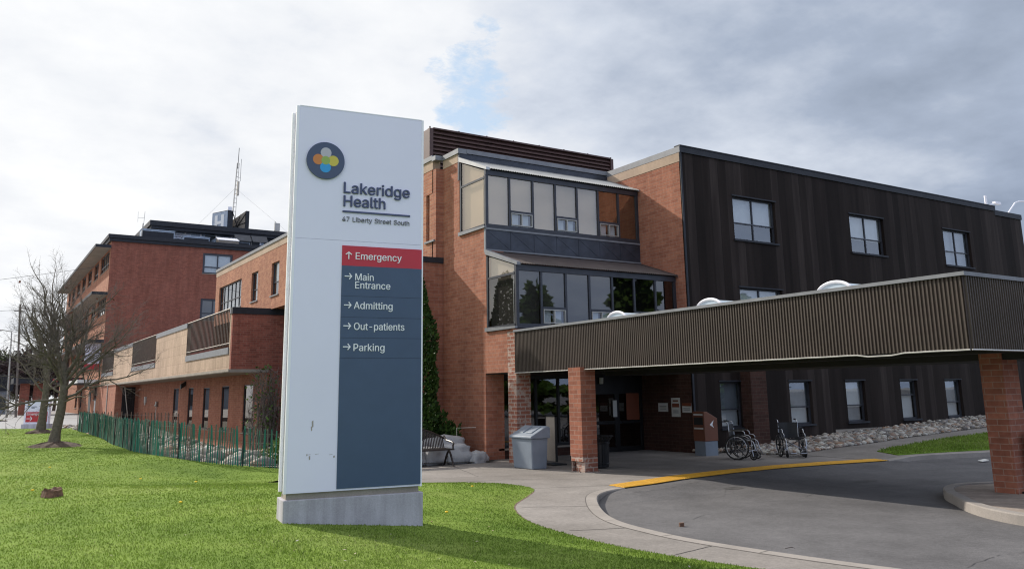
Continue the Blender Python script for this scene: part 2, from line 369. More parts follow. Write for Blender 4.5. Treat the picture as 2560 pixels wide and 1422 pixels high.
# ------------------------------------------------------------------ ground
def smooth(a, b, x):
    t = min(1, max(0, (x-a)/(b-a))); return t*t*(3-2*t)
def segdist(p, poly, closed=False):
    best = 1e9; q = Vector((p[0], p[1]))
    for i in range(len(poly) - (0 if closed else 1)):
        a = Vector(poly[i][:2]); b = Vector(poly[(i+1) % len(poly)][:2]); ab = b-a
        t = max(0, min(1, (q-a).dot(ab)/max(ab.length_squared, 1e-9))); best = min(best, (q-a-ab*t).length)
    return best
def inside(p, poly):
    c = False; n = len(poly); x, y = p
    for i in range(n):
        x1, y1 = poly[i][:2]; x2, y2 = poly[(i+1) % n][:2]
        if (y1 > y) != (y2 > y) and x < (x2-x1)*(y-y1)/(y2-y1) + x1: c = not c
    return c
def spline(pts, k=6):
    out = []; n = len(pts)
    for i in range(n-1):
        p0, p1, p2, p3 = [Vector(pts[min(max(j, 0), n-1)]) for j in (i-1, i, i+1, i+2)]
        for s in range(k):
            t = s/k; out.append(tuple(.5*((2*p1) + (p2-p0)*t + (2*p0-5*p1+4*p2-p3)*t*t + (3*p1-p0-3*p2+p3)*t**3)))
    out.append(tuple(pts[-1])); return out
def sheet(name, poly, zf, mat, step=.6, skirt=0, kind='structure', holes=None):
    """polygon cut into a conforming grid, height from zf(x, y)"""
    bm = bmesh.new(); f = bm.faces.new([bm.verts.new((p[0], p[1], 0)) for p in poly])
    xs = [p[0] for p in poly]; ys = [p[1] for p in poly]
    for ax, lo, hi in ((0, min(xs), max(xs)), (1, min(ys), max(ys))):
        st = step if not callable(step) else None
        cuts = np.arange(lo+.01, hi, st) if st else step(lo, hi)
        for c in cuts:
            co = [0, 0, 0]; co[ax] = c; no = [0, 0, 0]; no[ax] = 1
            bmesh.ops.bisect_plane(bm, geom=bm.verts[:]+bm.edges[:]+bm.faces[:], plane_co=co, plane_no=no)
    bmesh.ops.triangulate(bm, faces=[f for f in bm.faces if len(f.verts) > 4])
    if skirt:
        be = [e for e in bm.edges if len(e.link_faces) == 1]
        r = bmesh.ops.extrude_edge_only(bm, edges=be)
        low = [v for v in r['geom'] if isinstance(v, bmesh.types.BMVert)]
    else: low = []
    ls = set(low)
    for v in bm.verts: v.co.z = zf(v.co.x, v.co.y) - (skirt if v in ls else 0)
    bmesh.ops.recalc_face_normals(bm, faces=bm.faces)
    me = bpy.data.meshes.new(name); bm.to_mesh(me); bm.free(); me.materials.append(mat)
    o = bpy.data.objects.new(name, me); COL.objects.link(o); o['kind'] = kind
    return o

border = spline([(6.2, 21.4), (7.8, 19.9), (9.29, 18.59), (10.35, 17.75), (10.85, 16.95), (10.72, 16.04), (9.9, 15.05), (8.85, 13.92), (8.1, 12.4), (7.8, 10.96), (7.75, 9.2), (8.11, 7.34), (8.9, 5), (10.5, 2), (13, -1.2)], 5)
fence_line = [(8.6, 21.6), (7.08, 23.23), (5.19, 25.76), (4.66, 30.01), (4.8, 36.5), (5.09, 44.05), (5.1, 52.02)]
def z_lawn(x, y):
    d = segdist((x, y), border)
    z = .035 + .085*min(d, 4.4)
    z = z - .03*max(0, 1-d/.5)
    z += .035*(mnoise.noise(Vector((x*.16, y*.16, 3))) + .5*mnoise.noise(Vector((x*.45, y*.45, 7))))*min(1, d/3)
    return z
def z_wallbase(y):
    t = [(20, .05), (27, 0), (34, -.5), (46, -1.38), (55, -1.28), (62, -1.02), (76, -.5), (90, 0), (120, .1)]
    for (a, za), (b, zb) in zip(t, t[1:]):
        if y <= b: return za + (zb-za)*max(0, (y-a)/(b-a))
    return .1
def fence_x(y):
    for (xa, ya), (xb, yb) in zip(fence_line, fence_line[1:]):
        if y <= yb: return xa + (xb-xa)*max(0, min(1, (y-ya)/(yb-ya)))
    return 5.1
def z_bed(x, y):
    f = fence_x(y); t = max(0, min(1, (x-f)/(13.8-f)))
    zl = .24 if y < 26 else .24 + .12*min(1, (y-26)/15)
    if y < 23: zl = max(.0, .24 - (23-y)*.16)
    return (zl*(1-t) + z_wallbase(y)*t)
def z_right(x, y): return .04*max(0, x-22.3)*min(1, max(0, (y-14)/7))

tact_lo = [(12.39, 14.95), (13.42, 15.12), (14.7, 15.46), (16.68, 15.75), (18.65, 15.86), (20.51, 15.70), (22.68, 15.40)]
tact_up = [(12.45, 15.55), (13.70, 15.86), (14.9, 16.17), (16.85, 16.40), (18.85, 16.50), (20.85, 16.33), (22.9, 15.98)]
kerb_near = spline([(12.39, 14.95), (11.7, 14.72), (10.95, 14.1), (9.93, 12.69), (9.25, 11.4), (9.0, 10.2), (8.97, 8.9), (9.35, 6.6), (10.1, 4.4), (11.6, 1.8), (14, -1)], 5)
kerb_far = spline([(22.68, 15.40), (23.4, 15.5), (24.3, 15.72), (25.4, 15.6), (28.05, 14.9), (33, 13.9), (40, 12.8), (60, 10)], 4)
def z_road(x, y):
    d = segdist((x, y), tact_lo)
    return -.125 + .112*(1-smooth(.15, 1.6, d))
sheet('road', [(7, -25), (7, 20), (70, 20), (70, -25)], z_road, M['road'], lambda lo, hi: np.concatenate([np.arange(lo+.3, min(hi, 24), .45)]))
# wide surroundings
g = MB(); g.quad((-2500, -2500, -1.75), (2500, -2500, -1.75), (2500, 2500, -1.75), (-2500, 2500, -1.75)); g.build('ground', M['street'], kind='structure')
g = MB(); g.box(70, 600, -300, 20, -1.7, -.125); g.box(-60, 70, -300, -25, -1.7, -.13); g.build('parking_lot', M['road'], kind='structure')
g = MB(); g.prism([(-300, 60.5, .34), (4.9, 60.5, .34), (11.7, 93, .34), (11.7, 600, .34), (-300, 600, .34)], (0, 0, -2)); g.build('street', M['street'], kind='structure')
walk_poly = [p for p in border][::-1]
walk_poly = [(13.2, -1.4)] + [(p[0]-.35, p[1]+.05) for p in border[::-1]] + [(6.0, 21.6), (9.0, 23.3), (14.4, 23.3), (14.4, 24.2), (21.3, 24.2), (21.3, 21.8), (23.2, 21.4), (23.2, 16.05)] + tact_up[::-1][1:-1] + [(12.45, 15.56)] + tact_lo[:1] + [(p[0], p[1]) for p in kerb_near[1:]]
sheet('sidewalk', walk_poly, lambda x, y: .0, M['walk'], 1.5, skirt=.3)
# tooled joints and cracks of the slabs
jm = plain('joint_line', (.10, .09, .085), .95)
jb = MB()
def line_on(mb, pts, wd, z):
    for a, b in zip(pts, pts[1:]):
        a = Vector((a[0], a[1], z)); b = Vector((b[0], b[1], z)); s = (b-a).cross(Vector((0, 0, 1))).normalized()*wd/2
        mb.quad(a-s, a+s, b+s, b-s)
for pts in ([(8.9, 13.75), (10.1, 12.95)], [(8.0, 11.0), (9.05, 10.6)], [(7.9, 8.6), (8.75, 8.75)], [(10.75, 16.2), (12.5, 15.55)], [(9.6, 18.6), (11.5, 18.2), (13.6, 16.2)],
            [(7.9, 20.3), (11.2, 19.3), (13.9, 18.0), (16, 17.4)], [(11.2, 19.3), (12.3, 22.8)], [(13.6, 16.2), (13.45, 15.85)], [(15.5, 17.5), (16.2, 23.7)], [(18.2, 16.9), (18.8, 21)]):
    jj = [(x + random.uniform(-.015, .015), y + random.uniform(-.015, .015)) for i in range(len(pts)-1) for x, y in [tuple(Vector(pts[i]).lerp(Vector(pts[i+1]), k/8)) for k in range(8)]] + [pts[-1]]
    line_on(jb, jj, .022, .004)
jb.build('sidewalk_joint', jm, kind='structure')
cr = MB()
for pts in ([(12.2, 14.4), (13.3, 14.55), (14.6, 14.95), (16.6, 15.2), (18.6, 15.3), (20.5, 15.15), (22.6, 14.8)], [(12.9, 13.6), (13.6, 13.2), (14.9, 14.2), (16.5, 14.3), (19, 13.9), (21, 14.2), (24, 13)],
            [(13.2, 12.2), (14.6, 12.0), (16, 12.5), (18.4, 12.1), (21.5, 12.4)], [(10.2, 6.2), (11.6, 6.5), (12.4, 6.4), (13.9, 6.9)], [(10.3, 11.0), (11.6, 11.6), (12.6, 11.2)]):
    q = spline(pts, 8); q = [(x+random.uniform(-.03, .03), y+random.uniform(-.03, .03)) for x, y in q]
    for a_, b_ in zip(q, q[1:]):
        if random.random() < .88: line_on(cr, [a_, b_], random.uniform(.006, .013), .5*(z_road(*a_)+z_road(*b_))+.005)
cr.build('road_crack', plain('crack_filler', (.075, .072, .075), .9), kind='structure')
cr = MB(); 
for (x, y, w_, h_) in ((14.9, 14.1, .35, .16), (18.5, 13.2, .5, .2)):
    pl_ = [(x+w_*math.cos(k*.5236)*random.uniform(.7, 1.1), y+h_*math.sin(k*.5236)*random.uniform(.7, 1.1)) for k in range(12)]
    cr.add([(p, q, z_road(p, q)+.005) for p, q in pl_], [tuple(range(12))])
cr.build('road_stain', plain('oil_stain', (.075, .072, .072), .8, 0, .3, 6), kind='structure')
def kerb(name, pts, width, side, zt=.006, depth=.22, zf=None):
    mb = MB(); n = len(pts); vs = []
    for i, p in enumerate(pts):
        d = Vector(pts[min(i+1, n-1)][:2]) - Vector(pts[max(i-1, 0)][:2]); d.normalize(); s = Vector((-d.y, d.x))*side
        a = Vector(p[:2]) - s*.03; b = Vector(p[:2]) + s*width; e = .02
        z = zt + (zf(p[0], p[1]) if zf else 0)
        for q, zz in ((a, z-depth), (a, z-e), (a+s*e, z), (b, z), (b, z-depth)): vs.append((q.x, q.y, zz))
    fs = []
    for i in range(n-1):
        for j in range(4): fs.append((i*5+j, (i+1)*5+j, (i+1)*5+j+1, i*5+j+1))
    fs += [tuple(range(5)), tuple(range((n-1)*5, n*5))]
    mb.add(vs, fs); return mb.build(name, M['kerb'], kind='structure')
kerb('kerb', kerb_near, .2, -1)
kj = MB()
for P_, sd_, zf_ in ((kerb_near, -1, lambda x, y: 0), (kerb_far, 1, lambda x, y: z_right(x, y)+.01)):
    acc = 0
    for i in range(1, len(P_)-1):
        a_, b_ = Vector(P_[i][:2]), Vector(P_[i+1][:2]); acc += (b_-a_).length
        if acc > 1.5:
            acc = 0; d_ = (b_-a_).normalized(); s_ = Vector((-d_.y, d_.x))*sd_; z_ = .0095+zf_(a_.x, a_.y)
            p, q, t_ = a_-s_*.012, a_+s_*.2, d_*.006
            kj.quad((p.x-t_.x, p.y-t_.y, z_), (p.x+t_.x, p.y+t_.y, z_), (q.x+t_.x, q.y+t_.y, z_), (q.x-t_.x, q.y-t_.y, z_))
kj.build('kerb_joint', jm, kind='structure')
line = MB(); line_on(line, [(p[0]*1.0, p[1]) for p in [tuple(Vector(kerb_near[i][:2]) + Vector((-(Vector(kerb_near[min(i+1, len(kerb_near)-1)][:2])-Vector(kerb_near[max(i-1, 0)][:2])).normalized().y, (Vector(kerb_near[min(i+1, len(kerb_near)-1)][:2])-Vector(kerb_near[max(i-1, 0)][:2])).normalized().x))*-.212) for i in range(len(kerb_near))]], .014, .005); line.build('kerb_joint', jm, kind='structure')
kerb('kerb', kerb_far, .2, 1, zf=lambda x, y: z_right(x, y)+.01)
# right-hand walk, grass verge, pebble bed
vergeA = [(24.3, 16.15), (24.95, 17.3), (27.07, 17.72), (29.55, 18.1), (33.4, 18.3), (45, 18.6), (60, 18.6), (60, 11), (40, 13.3), (33, 14.4), (28.05, 15.35), (25.4, 15.95)]
walk2 = [(22.6, 15.42), (22.6, 21.7), (60, 21.7), (60, 10.2)] + [tuple(p) for p in kerb_far[::-1]][1:]
sheet('walkway', walk2, lambda x, y: z_right(x, y)+.004, M['walk'], 1.5, skirt=.3)
sheet('grass_verge', vergeA, lambda x, y: z_right(x, y)+.03, turf('verge_turf', (.13, .225, .022)), .8, skirt=.06)
bedR = [(22.0, 19.2), (22.7, 18.75), (25.3, 18.95), (29.2, 19.25), (35.2, 19.41), (45, 19.5), (60, 19.5), (60, 21.6), (23.0, 21.6)]
sheet('pebble_bed', bedR, lambda x, y: z_right(x, y)+.02+.05*max(0, y-19.6), plain('bed_soil', (.10, .085, .07), .95, 0, .3, 6), .8)
bedL = [(x, y) for x, y in fence_line] + [(5.1, 60), (11.76, 92), (14.0, 92), (14.0, 23.0), (9.0, 23.0)]
sheet('pebble_bed', bedL, z_bed, plain('bed_soil_dark', (.11, .10, .085), .95, 0, .3, 6), 1.2)
lawn_poly = [tuple(p[:2]) for p in border] + [(13, -14), (-40, -14), (-40, 61.2), (1.7, 61.2), (5.6, 57.5), (5.15, 53)] + [(x, y) for x, y in fence_line[::-1]]
def lawn_cuts(lo, hi): return np.concatenate([np.arange(max(lo, -14), min(hi, 32), .7), np.arange(33, max(33, hi), 2)])
sheet('lawn', lawn_poly, z_lawn, turf('lawn_turf', (.158, .238, .034)), lawn_cuts)

# worn bare soil where the lawn meets the slabs
sb = MB()
for k in range(len(border)-1):
    a_, b_ = Vector(border[k][:2]), Vector(border[k+1][:2]); d_ = (b_-a_).normalized(); s_ = Vector((d_.y, -d_.x))
    for j in range(6):
        p = a_.lerp(b_, j/6); q = a_.lerp(b_, (j+1)/6); wear = .012 + .26*max(0, 1-(p-Vector((10.78, 16.4))).length/.9)
        o1, o2 = random.uniform(.0, wear), random.uniform(.0, wear)
        P_ = [p-s_*.25, q-s_*.25, q+s_*o2, p+s_*o1]; sb.add([(v.x, v.y, (-.05 if i < 2 else .007)) for i, v in enumerate(P_)], [(0, 1, 2, 3)])
sb.build('bare_soil', plain('bare_soil', (.17, .115, .08), 1, 0, .35, 9, b=.6), kind='structure')
# grass blades (nobody could count them)
def grass(name, pts, zf, hmin, hmax, wd, mat):
    n = len(pts); P = np.array([(x, y, zf(x, y)) for x, y in pts])
    h = rng.uniform(hmin, hmax, n)*(.65 + .6*np.array([mnoise.noise(Vector((x*.7, y*.7, 1))) * .5 + .5 for x, y in pts]))
    a = rng.uniform(0, 2*np.pi, n); d = np.stack([np.cos(a), np.sin(a), 0*a], 1)
    ln = rng.uniform(.1, .75, n)[:, None]*h[:, None]; b = rng.uniform(0, 2*np.pi, n); lean = np.stack([np.cos(b), np.sin(b), 0*b], 1)*ln
    W = wd(P)[:, None] if callable(wd) else wd
    up = np.array([0, 0, 1.]); z0 = np.array([0, 0, -.01])
    v = np.stack([P-d*W+z0, P+d*W+z0, P+d*W*.7+lean*.35+up*h[:, None]*.6, P-d*W*.7+lean*.35+up*h[:, None]*.6, P+lean+up*h[:, None]], 1).reshape(-1, 3)
    i = np.arange(n)[:, None]*5
    F = np.concatenate([i+np.array([[0, 1, 2]]), i+np.array([[0, 2, 3]]), i+np.array([[3, 2, 4]])], 0)
    return np_mesh(name, v, F, mat, kind='stuff')
pts = []
fw = Vector((math.cos(yaw), math.sin(yaw))); rt = Vector((math.sin(yaw), -math.cos(yaw)))
lawn_arr = lawn_poly
while len(pts) < 240000:
    u = random.random(); r = 3.2*(62/3.2)**(u**.8); a = random.uniform(-.66, .66)
    p = fw*(r*math.cos(a)) + rt*(r*math.sin(a))
    if p.x > 11: continue
    if inside(p, lawn_arr): pts.append((p.x, p.y))
grass('grass', pts, z_lawn, .012, .028, lambda P: .0018 + .00042*np.hypot(P[:, 0], P[:, 1]), M['grass'])
pts = []
while len(pts) < 14000:
    p = (random.uniform(24, 40), random.uniform(12.5, 18.7))
    if inside(p, vergeA): pts.append(p)
grass('grass', pts, lambda x, y: z_right(x, y)+.03, .05, .1, .014, M['grass'])

V_ = []
for k in range(420):
    r = 3.5*(30/3.5)**random.random(); a = random.uniform(-.62, .5); p = fw*(r*math.cos(a)) + rt*(r*math.sin(a))
    if inside((p.x, p.y), lawn_poly): V_.append((p.x, p.y))
lt = MB()
for x, y in V_:
    z = z_lawn(x, y)+random.uniform(.012, .03); s = random.uniform(.004, .014); a = random.uniform(0, 6.28); u_ = Vector((math.cos(a), math.sin(a), random.uniform(-.3, .3)))*s*2; v_ = Vector((-math.sin(a), math.cos(a), random.uniform(-.5, .5)))*s
    c_ = Vector((x, y, z)); lt.add([c_-u_, c_+v_, c_+u_, c_-v_], [(0, 1, 2, 3)])
lt.build('lawn_litter', leafy('dry_clippings', [(.30, .24, .13), (.42, .38, .28), (.20, .13, .07), (.5, .48, .44)], .9, 0), kind='stuff')
# river stones (stuff)
def stones(name, pts, smin, smax):
    bm = bmesh.new(); bmesh.ops.create_icosphere(bm, subdivisions=1, radius=1); bm.verts.ensure_lookup_table()
    bv = np.array([v.co[:] for v in bm.verts]); bf = np.array([[v.index for v in f.verts] for f in bm.faces]); bm.free()
    V = []; F = []
    for k, (x, y, z) in enumerate(pts):
        s = random.uniform(smin, smax)*(1 if random.random() < .85 else 1.5); sc = np.array([s*random.uniform(.8, 1.3), s*random.uniform(.7, 1.1), s*random.uniform(.45, .75)])
        a = random.uniform(0, 6.28); c_, s_ = math.cos(a), math.sin(a)
        q = bv*sc*(1+rng.uniform(-.16, .16, (len(bv), 1))); q = np.stack([q[:, 0]*c_-q[:, 1]*s_, q[:, 0]*s_+q[:, 1]*c_, q[:, 2]], 1)
        V.append(q + np.array([x, y, z+sc[2]*.35])); F.append(bf + k*len(bv))
    o = np_mesh(name, np.concatenate(V), np.concatenate(F), M['stones'], kind='stuff'); o.data.shade_smooth(); return o
pp = []
while len(pp) < 3600:
    x = random.uniform(20.6, 40) if random.random() < .8 else random.uniform(21, 30); y = random.uniform(18.7, 21.3)
    if inside((x, y), bedR) or (x < 23 and 20.7 < y < 21.2): pp.append((x, y, z_right(x, y)+.02+.05*max(0, y-19.6)))
stones('river_stones', pp, .035, .105)
pp = []
while len(pp) < 2300:
    y = random.uniform(24, 66); x = random.uniform(fence_x(y)+.2, 13.7)
    if y > 28 or x < 9.5: pp.append((x, y, z_bed(x, y)))
stones('river_stones', pp, .10, .24)

# ------------------------------------------------------------------ building helpers
def wp(ax, c, a, z, d=0):
    """point on a wall: 'y' wall faces -Y, 'x' wall faces -X; d = depth into the building"""
    return (a, c+d, z) if ax == 'y' else (c+d, a, z)
def wbox(mb, ax, c, a0, a1, z0, z1, d0, d1):
    p, q = wp(ax, c, a0, z0, d0), wp(ax, c, a1, z1, d1)
    return mb.box(min(p[0], q[0]), max(p[0], q[0]), min(p[1], q[1]), max(p[1], q[1]), min(p[2], q[2]), max(p[2], q[2]))
def wprism(mb, ax, c, poly, d0, d1):
    p = [Vector(wp(ax, c, a, z, d0)) for a, z in poly]
    return mb.prism(p, Vector(wp(ax, 0, 0, 0, d1-d0)))
def wall(mb, ax, c, a0, a1, z0, z1, ops=(), rev=.3):
    """wall face with real openings and reveals"""
    A = sorted({a0, a1, *[v for o in ops for v in o[:2] if a0 < v < a1]}); Z = sorted({z0, z1, *[v for o in ops for v in o[2:4] if z0 < v < z1]})
    for i in range(len(A)-1):
        for j in range(len(Z)-1):
            ca, cz = (A[i]+A[i+1])/2, (Z[j]+Z[j+1])/2
            if any(o[0] < ca < o[1] and o[2] < cz < o[3] for o in ops): continue
            mb.quad(*[wp(ax, c, a, z) for a, z in ((A[i], Z[j]), (A[i+1], Z[j]), (A[i+1], Z[j+1]), (A[i], Z[j+1]))])
    for o in ops:
        x0, x1, y0, y1 = o[:4]
        for (p, q) in (((x0, y0), (x1, y0)), ((x1, y0), (x1, y1)), ((x1, y1), (x0, y1)), ((x0, y1), (x0, y0))):
            mb.quad(wp(ax, c, *p), wp(ax, c, *q), wp(ax, c, *q, rev), wp(ax, c, *p, rev))
    mb.quad(*[wp(ax, c, a, z, rev+.6) for a, z in ((a0, z0), (a1, z0), (a1, z1), (a0, z1))])
    return mb
def window(parent, ax, c, a0, a1, z0, z1, rec=.14, nv=1, hz=(), fw=.06, fm='frame', pm='glass', bm='blind_grey', split=None, low='room_dark', sill=True, sillm='flash', name='window', label=None, vpos=None, broad=0):
    """frame (part) > pane, blind, sill (sub-parts)"""
    f = MB(); d0, d1 = rec-.03, rec+.05; b = fw + broad
    wbox(f, ax, c, a0, a0+b, z0, z1, d0, d1); wbox(f, ax, c, a1-b, a1, z0, z1, d0, d1)
    wbox(f, ax, c, a0+b, a1-b, z1-b, z1, d0, d1); wbox(f, ax, c, a0+b, a1-b, z0, z0+fw, d0, d1)
    for i in range(1, nv):
        a = (a0 + (a1-a0)*i/nv) if vpos is None else vpos[i-1]
        wbox(f, ax, c, a-fw*.45, a+fw*.45, z0+fw, z1-b, d0+.005, d1-.005)
    for h in hz:
        z = z0 + (z1-z0)*h; wbox(f, ax, c, a0+b, a1-b, z-fw*.4, z+fw*.4, d0+.002, d1-.008)
    fo = f.build(name, M[fm], parent)
    if label: fo['label'] = label
    p = MB(); p.quad(*[wp(ax, c, a, z, rec+.012) for a, z in ((a0+.01, z0+.01), (a1-.01, z0+.01), (a1-.01, z1-.01), (a0+.01, z1-.01))]); p.build('pane', M[pm], fo)
    zs = z0 if split is None else z0 + (z1-z0)*split
    q = MB(); wbox(q, ax, c, a0, a1, zs, z1, rec+.10, rec+.12); q.build('blind', M[bm], fo)  # in the dark material, a sheet in place of an unlit room
    if split is not None:
        q = MB(); wbox(q, ax, c, a0, a1, z0, zs, rec+.16, rec+.20); q.build('room_backing', M[low], fo)
    if sill:
        q = MB(); wbox(q, ax, c, a0-.06, a1+.06, z0-.07, z0-.003, -.06, rec-.035); q.build('sill', M[sillm], fo)
    return fo

# ------------------------------------------------------------------ entrance tower with two glazed porches
XW, YE = 14.10, 20.90   # west face, east end of the porches
tw = thing('brick_tower', 'orange brick entrance block with two stacked glazed sun porches beside the dark clad wing', 'building', (17, 25, 0))
mb = MB()
poly = [(23.80, 0), (26.76, 0), (26.76, 10.28), (25.52, 10.28), (25.52, 7.60), (23.75, 7.60), (23.75, 6.80), (23.70, 6.80), (23.70, 4.05), (21.95, 4.05), (21.95, 3.99), (22.44, 3.99), (22.44, 2.73), (23.80, 2.73)]
wprism(mb, 'x', XW, poly, 0, .7)
mb.box(XW+.7, 20.86, 21.98, 23.6, 2.75, 4.03)           # floor zone over the porch
mb.box(XW+.7, 20.86, 25.62, 25.9, 4, 9.6)                # wall behind the porches
mb.build('wall', M['brick'], tw)
mb = MB(); wbox(mb, 'y', 26.76, 13.8, 14.1, 6.95, 10.28, 0, .3); mb.build('return_wall', M['brick'], tw)
mb = MB(); wprism(mb, 'x', XW, [(26.76, 10.283), (25.55, 10.283), (25.55, 10.6), (26.76, 10.6)], -.012, .3)
for y in (25.9, 26.35): pass
mb.build('coping_band', M['coping'], tw)
mb = MB(); mb.box(14.04, 14.4, 25.5, 26.8, 10.6, 10.78); mb.box(13.74, 14.04, 26.70, 27.0, 10.602, 10.775); mb.box(14.4, 20.9, 25.48, 25.9, 10.62, 10.78); mb.build('roof_flashing', M['flash'], tw)
mb = MB(); mb.box(14.11, 20.9, 25.53, 25.62, 9.6, 10.61); mb.box(14.11, 20.9, 25.515, 25.53, 10.38, 10.40); mb.box(14.085, 14.11, 25.50, 25.62, 9.6, 10.6); mb.build('parapet_panel', M['navy'], tw)
mb = MB(); mb.box(14.4, 24.5, 25.9, 36, 10.3, 10.5); mb.box(14.8, 20.9, 35.7, 36, 0, 10.3); mb.box(20.7, 20.89, 25.91, 36, 2.8, 10.3); mb.build('roof', M['gravelroof'], tw)
# louvred plant screen
pl = MB()
for k in range(9):
    z = 10.75 + k*.165; pl.prism([(14.3, 27.99, z), (14.3, 28.09, z+.15), (14.3, 28.12, z+.15), (14.3, 28.12, z)], (8.85, 0, 0))
pl.box(14.14, 14.3, 27.97, 28.15, 10.4, 12.26); pl.box(23.15, 23.3, 27.97, 28.15, 10.4, 12.26); pl.box(14.3, 23.15, 28.12, 28.16, 10.4, 12.24); pl.box(14.3, 23.15, 27.96, 28.16, 12.24, 12.3)
pl.box(14.16, 14.2, 28.15, 33, 10.4, 12.26); pl.box(23.2, 23.25, 28.15, 33, 10.4, 12.26); pl.box(14.2, 23.2, 33, 33.1, 10.4, 12.26)
ps = pl.build('plant_screen', M['louvre'], tw)
for k in range(8):
    q = MB(); q.lathe((14.2+k*1.29, 28.06, 12.30), [(.001, 0), (.03, 0), (.03, .05), (.001, .06)], 8); q.build('screen_bolt', M['louvre'], ps)

def porch(z0, zt, ze, zr, yf, yb, glass_, blinds, sliders, roofm, name, label, trimz):
    """front plane yf, back plane yb, sill z0, glass top zt, eave ze, roof meets wall at zr"""
    xs = [14.12 + k*.9686 for k in range(8)]
    f = MB()
    for i, x in enumerate(xs):
        wdt = .11 if i in (0, 7) else .075
        x0 = x if i == 0 else (x-wdt if i == 7 else x-wdt/2)
        f.box(x0, x0+wdt, yf-.02, yf+.07, z0, zt)
    f.box(14.12, YE, yf-.035, yf+.08, zt, ze-.015); f.box(14.12, YE, yf-.03, yf+.08, z0-.15, z0)
    # west end: post at the wall, transom, sloping head
    f.box(14.105, 14.19, yb-.10, yb-.02, z0, zr-.2); f.box(14.105, 14.19, yf+.07, yb-.1, z0-.08, z0)
    f.box(14.11, 14.18, yf+.07, yb-.1, zt-.12, zt-.05)
    fo = f.build('sun_porch', M['frame'], tw); fo['label'] = label
    for i in range(7):
        a, b = xs[i]+.04, xs[i+1]-.04; zb = z0
        if i in sliders:
            h = .50; zb = z0 + h
            q = MB(); q.box(a-.01, b+.01, yf-.03, yf+.05, z0+h-.03, z0+h+.05); q.build('transom', M['frame'], fo)
            q = MB()
            for u0, u1 in ((a+.01, a+.035), (b-.035, b-.01), ((a+b)/2-.018, (a+b)/2+.018)): q.box(u0, u1, yf-.045, yf+.02, z0+.06, z0+h-.06)
            q.box(a+.01, b-.01, yf-.048, yf+.02, z0+.03, z0+.06); q.box(a+.01, b-.01, yf-.048, yf+.02, z0+h-.06, z0+h-.03)
            q.build('sliding_window', M['alu'], fo)
            q = MB(); q.quad((a, yf+.01, z0), (b, yf+.01, z0), (b, yf+.01, z0+h), (a, yf+.01, z0+h)); q.build('pane', M['glass'], fo)
            q = MB(); q.box(a, a+(b-a)*.42, yf+.1, yf+.12, z0, z0+h); q.box(a+(b-a)*.62, b-.1, yf+.1, yf+.12, z0, z0+h); q.build('curtain', M['blind_grey'], fo)
        q = MB(); q.quad((a, yf+.02, zb), (b, yf+.02, zb), (b, yf+.02, zt), (a, yf+.02, zt)); q.build('pane', M[glass_], fo)
        q = MB(); q.box(a-.03, b+.03, yf+.14, yf+.15, zb, zt); q.build('blind', M[blinds[i]], fo)
    # west end glass, two lights
    q = MB(); q.quad((14.135, yf+.1, z0), (14.135, yb-.12, z0), (14.135, yb-.12, zt-.1), (14.135, yf+.1, zt-.1)); q.build('pane', M['glass_bay' if glass_ == 'glass_bay' else 'glass_low'], fo)
    q = MB(); q.add([(14.135, yf+.1, zt-.05), (14.135, yb-.12, zt-.05), (14.135, yb-.12, zr-.22), (14.135, yf+.1, ze-.02)], [(0, 1, 2, 3)]); q.build('pane', M['glass_bay'], fo)
    q = MB(); q.box(14.26, 14.27, yf+.17, yb-.05, z0, zt); q.prism([(14.26, yf+.17, zt), (14.26, yb-.05, zt), (14.26, yb-.05, zr-.2), (14.26, yf+.17, ze-.03)], (.01, 0, 0)); q.build('blind', M[blinds[0]], fo)
    q = MB(); q.prism([(14.03, yf-.06, z0-.155), (14.03, yf-.06, z0-.09), (14.03, yb-.0, z0-.09+.06), (14.03, yb-.0, z0-.155)], (.09, 0, 0)); q.build('sill', M['flash'], fo)
    # corrugated roof
    r = MB(); n = 7*40; vs = []; y0, y1 = yf-.16, yb+.02; e0 = ze+.0
    for k in range(n+1):
        x = 14.2 + (YE-14.2)*k/n; dz = .016*math.cos(k*math.pi/2)
        vs += [(x, y0, e0+dz), (x, y1, zr+dz)]
    r.add(vs, [(2*k, 2*k+2, 2*k+3, 2*k+1) for k in range(n)])
    ro = r.build('porch_roof', M[roofm], fo, smooth=False)
    q = MB(); q.prism([(14.07, y0, e0-.06), (14.07, y0, e0+.035), (14.07, y1, zr+.05), (14.07, y1, zr-.12)], (.14, 0, 0)); q.build('roof_verge', M['flash' if roofm != 'roofmetal' else 'roofmetal'], fo)
    q = MB(); q.prism([(YE-.06, y0, e0-.05), (YE-.06, y0, e0+.03), (YE-.06, y1, zr+.045), (YE-.06, y1, zr-.1)], (.05, 0, 0)); q.build('roof_verge', M[roofm], fo)
    return fo
porch(7.70, 9.40, 9.60, 10.40, 23.75, 25.52, 'glass_bay', ['blind_tan']*5+['blind_brown']*2, (1, 3, 5), 'roofmetal', 'upper', 'upper sun porch with tan blinds and silver roof', 0)
porch(4.22, 5.89, 6.09, 6.76, 21.93, 23.72, 'glass_low', ['blind_grey']*4 + ['room_dark']*3, (1, 3, 5), 'roofbrown', 'lower', 'lower sun porch with dark glass and brown roof', 0)  # last three blinds coloured dark to imitate trees reflected in the panes
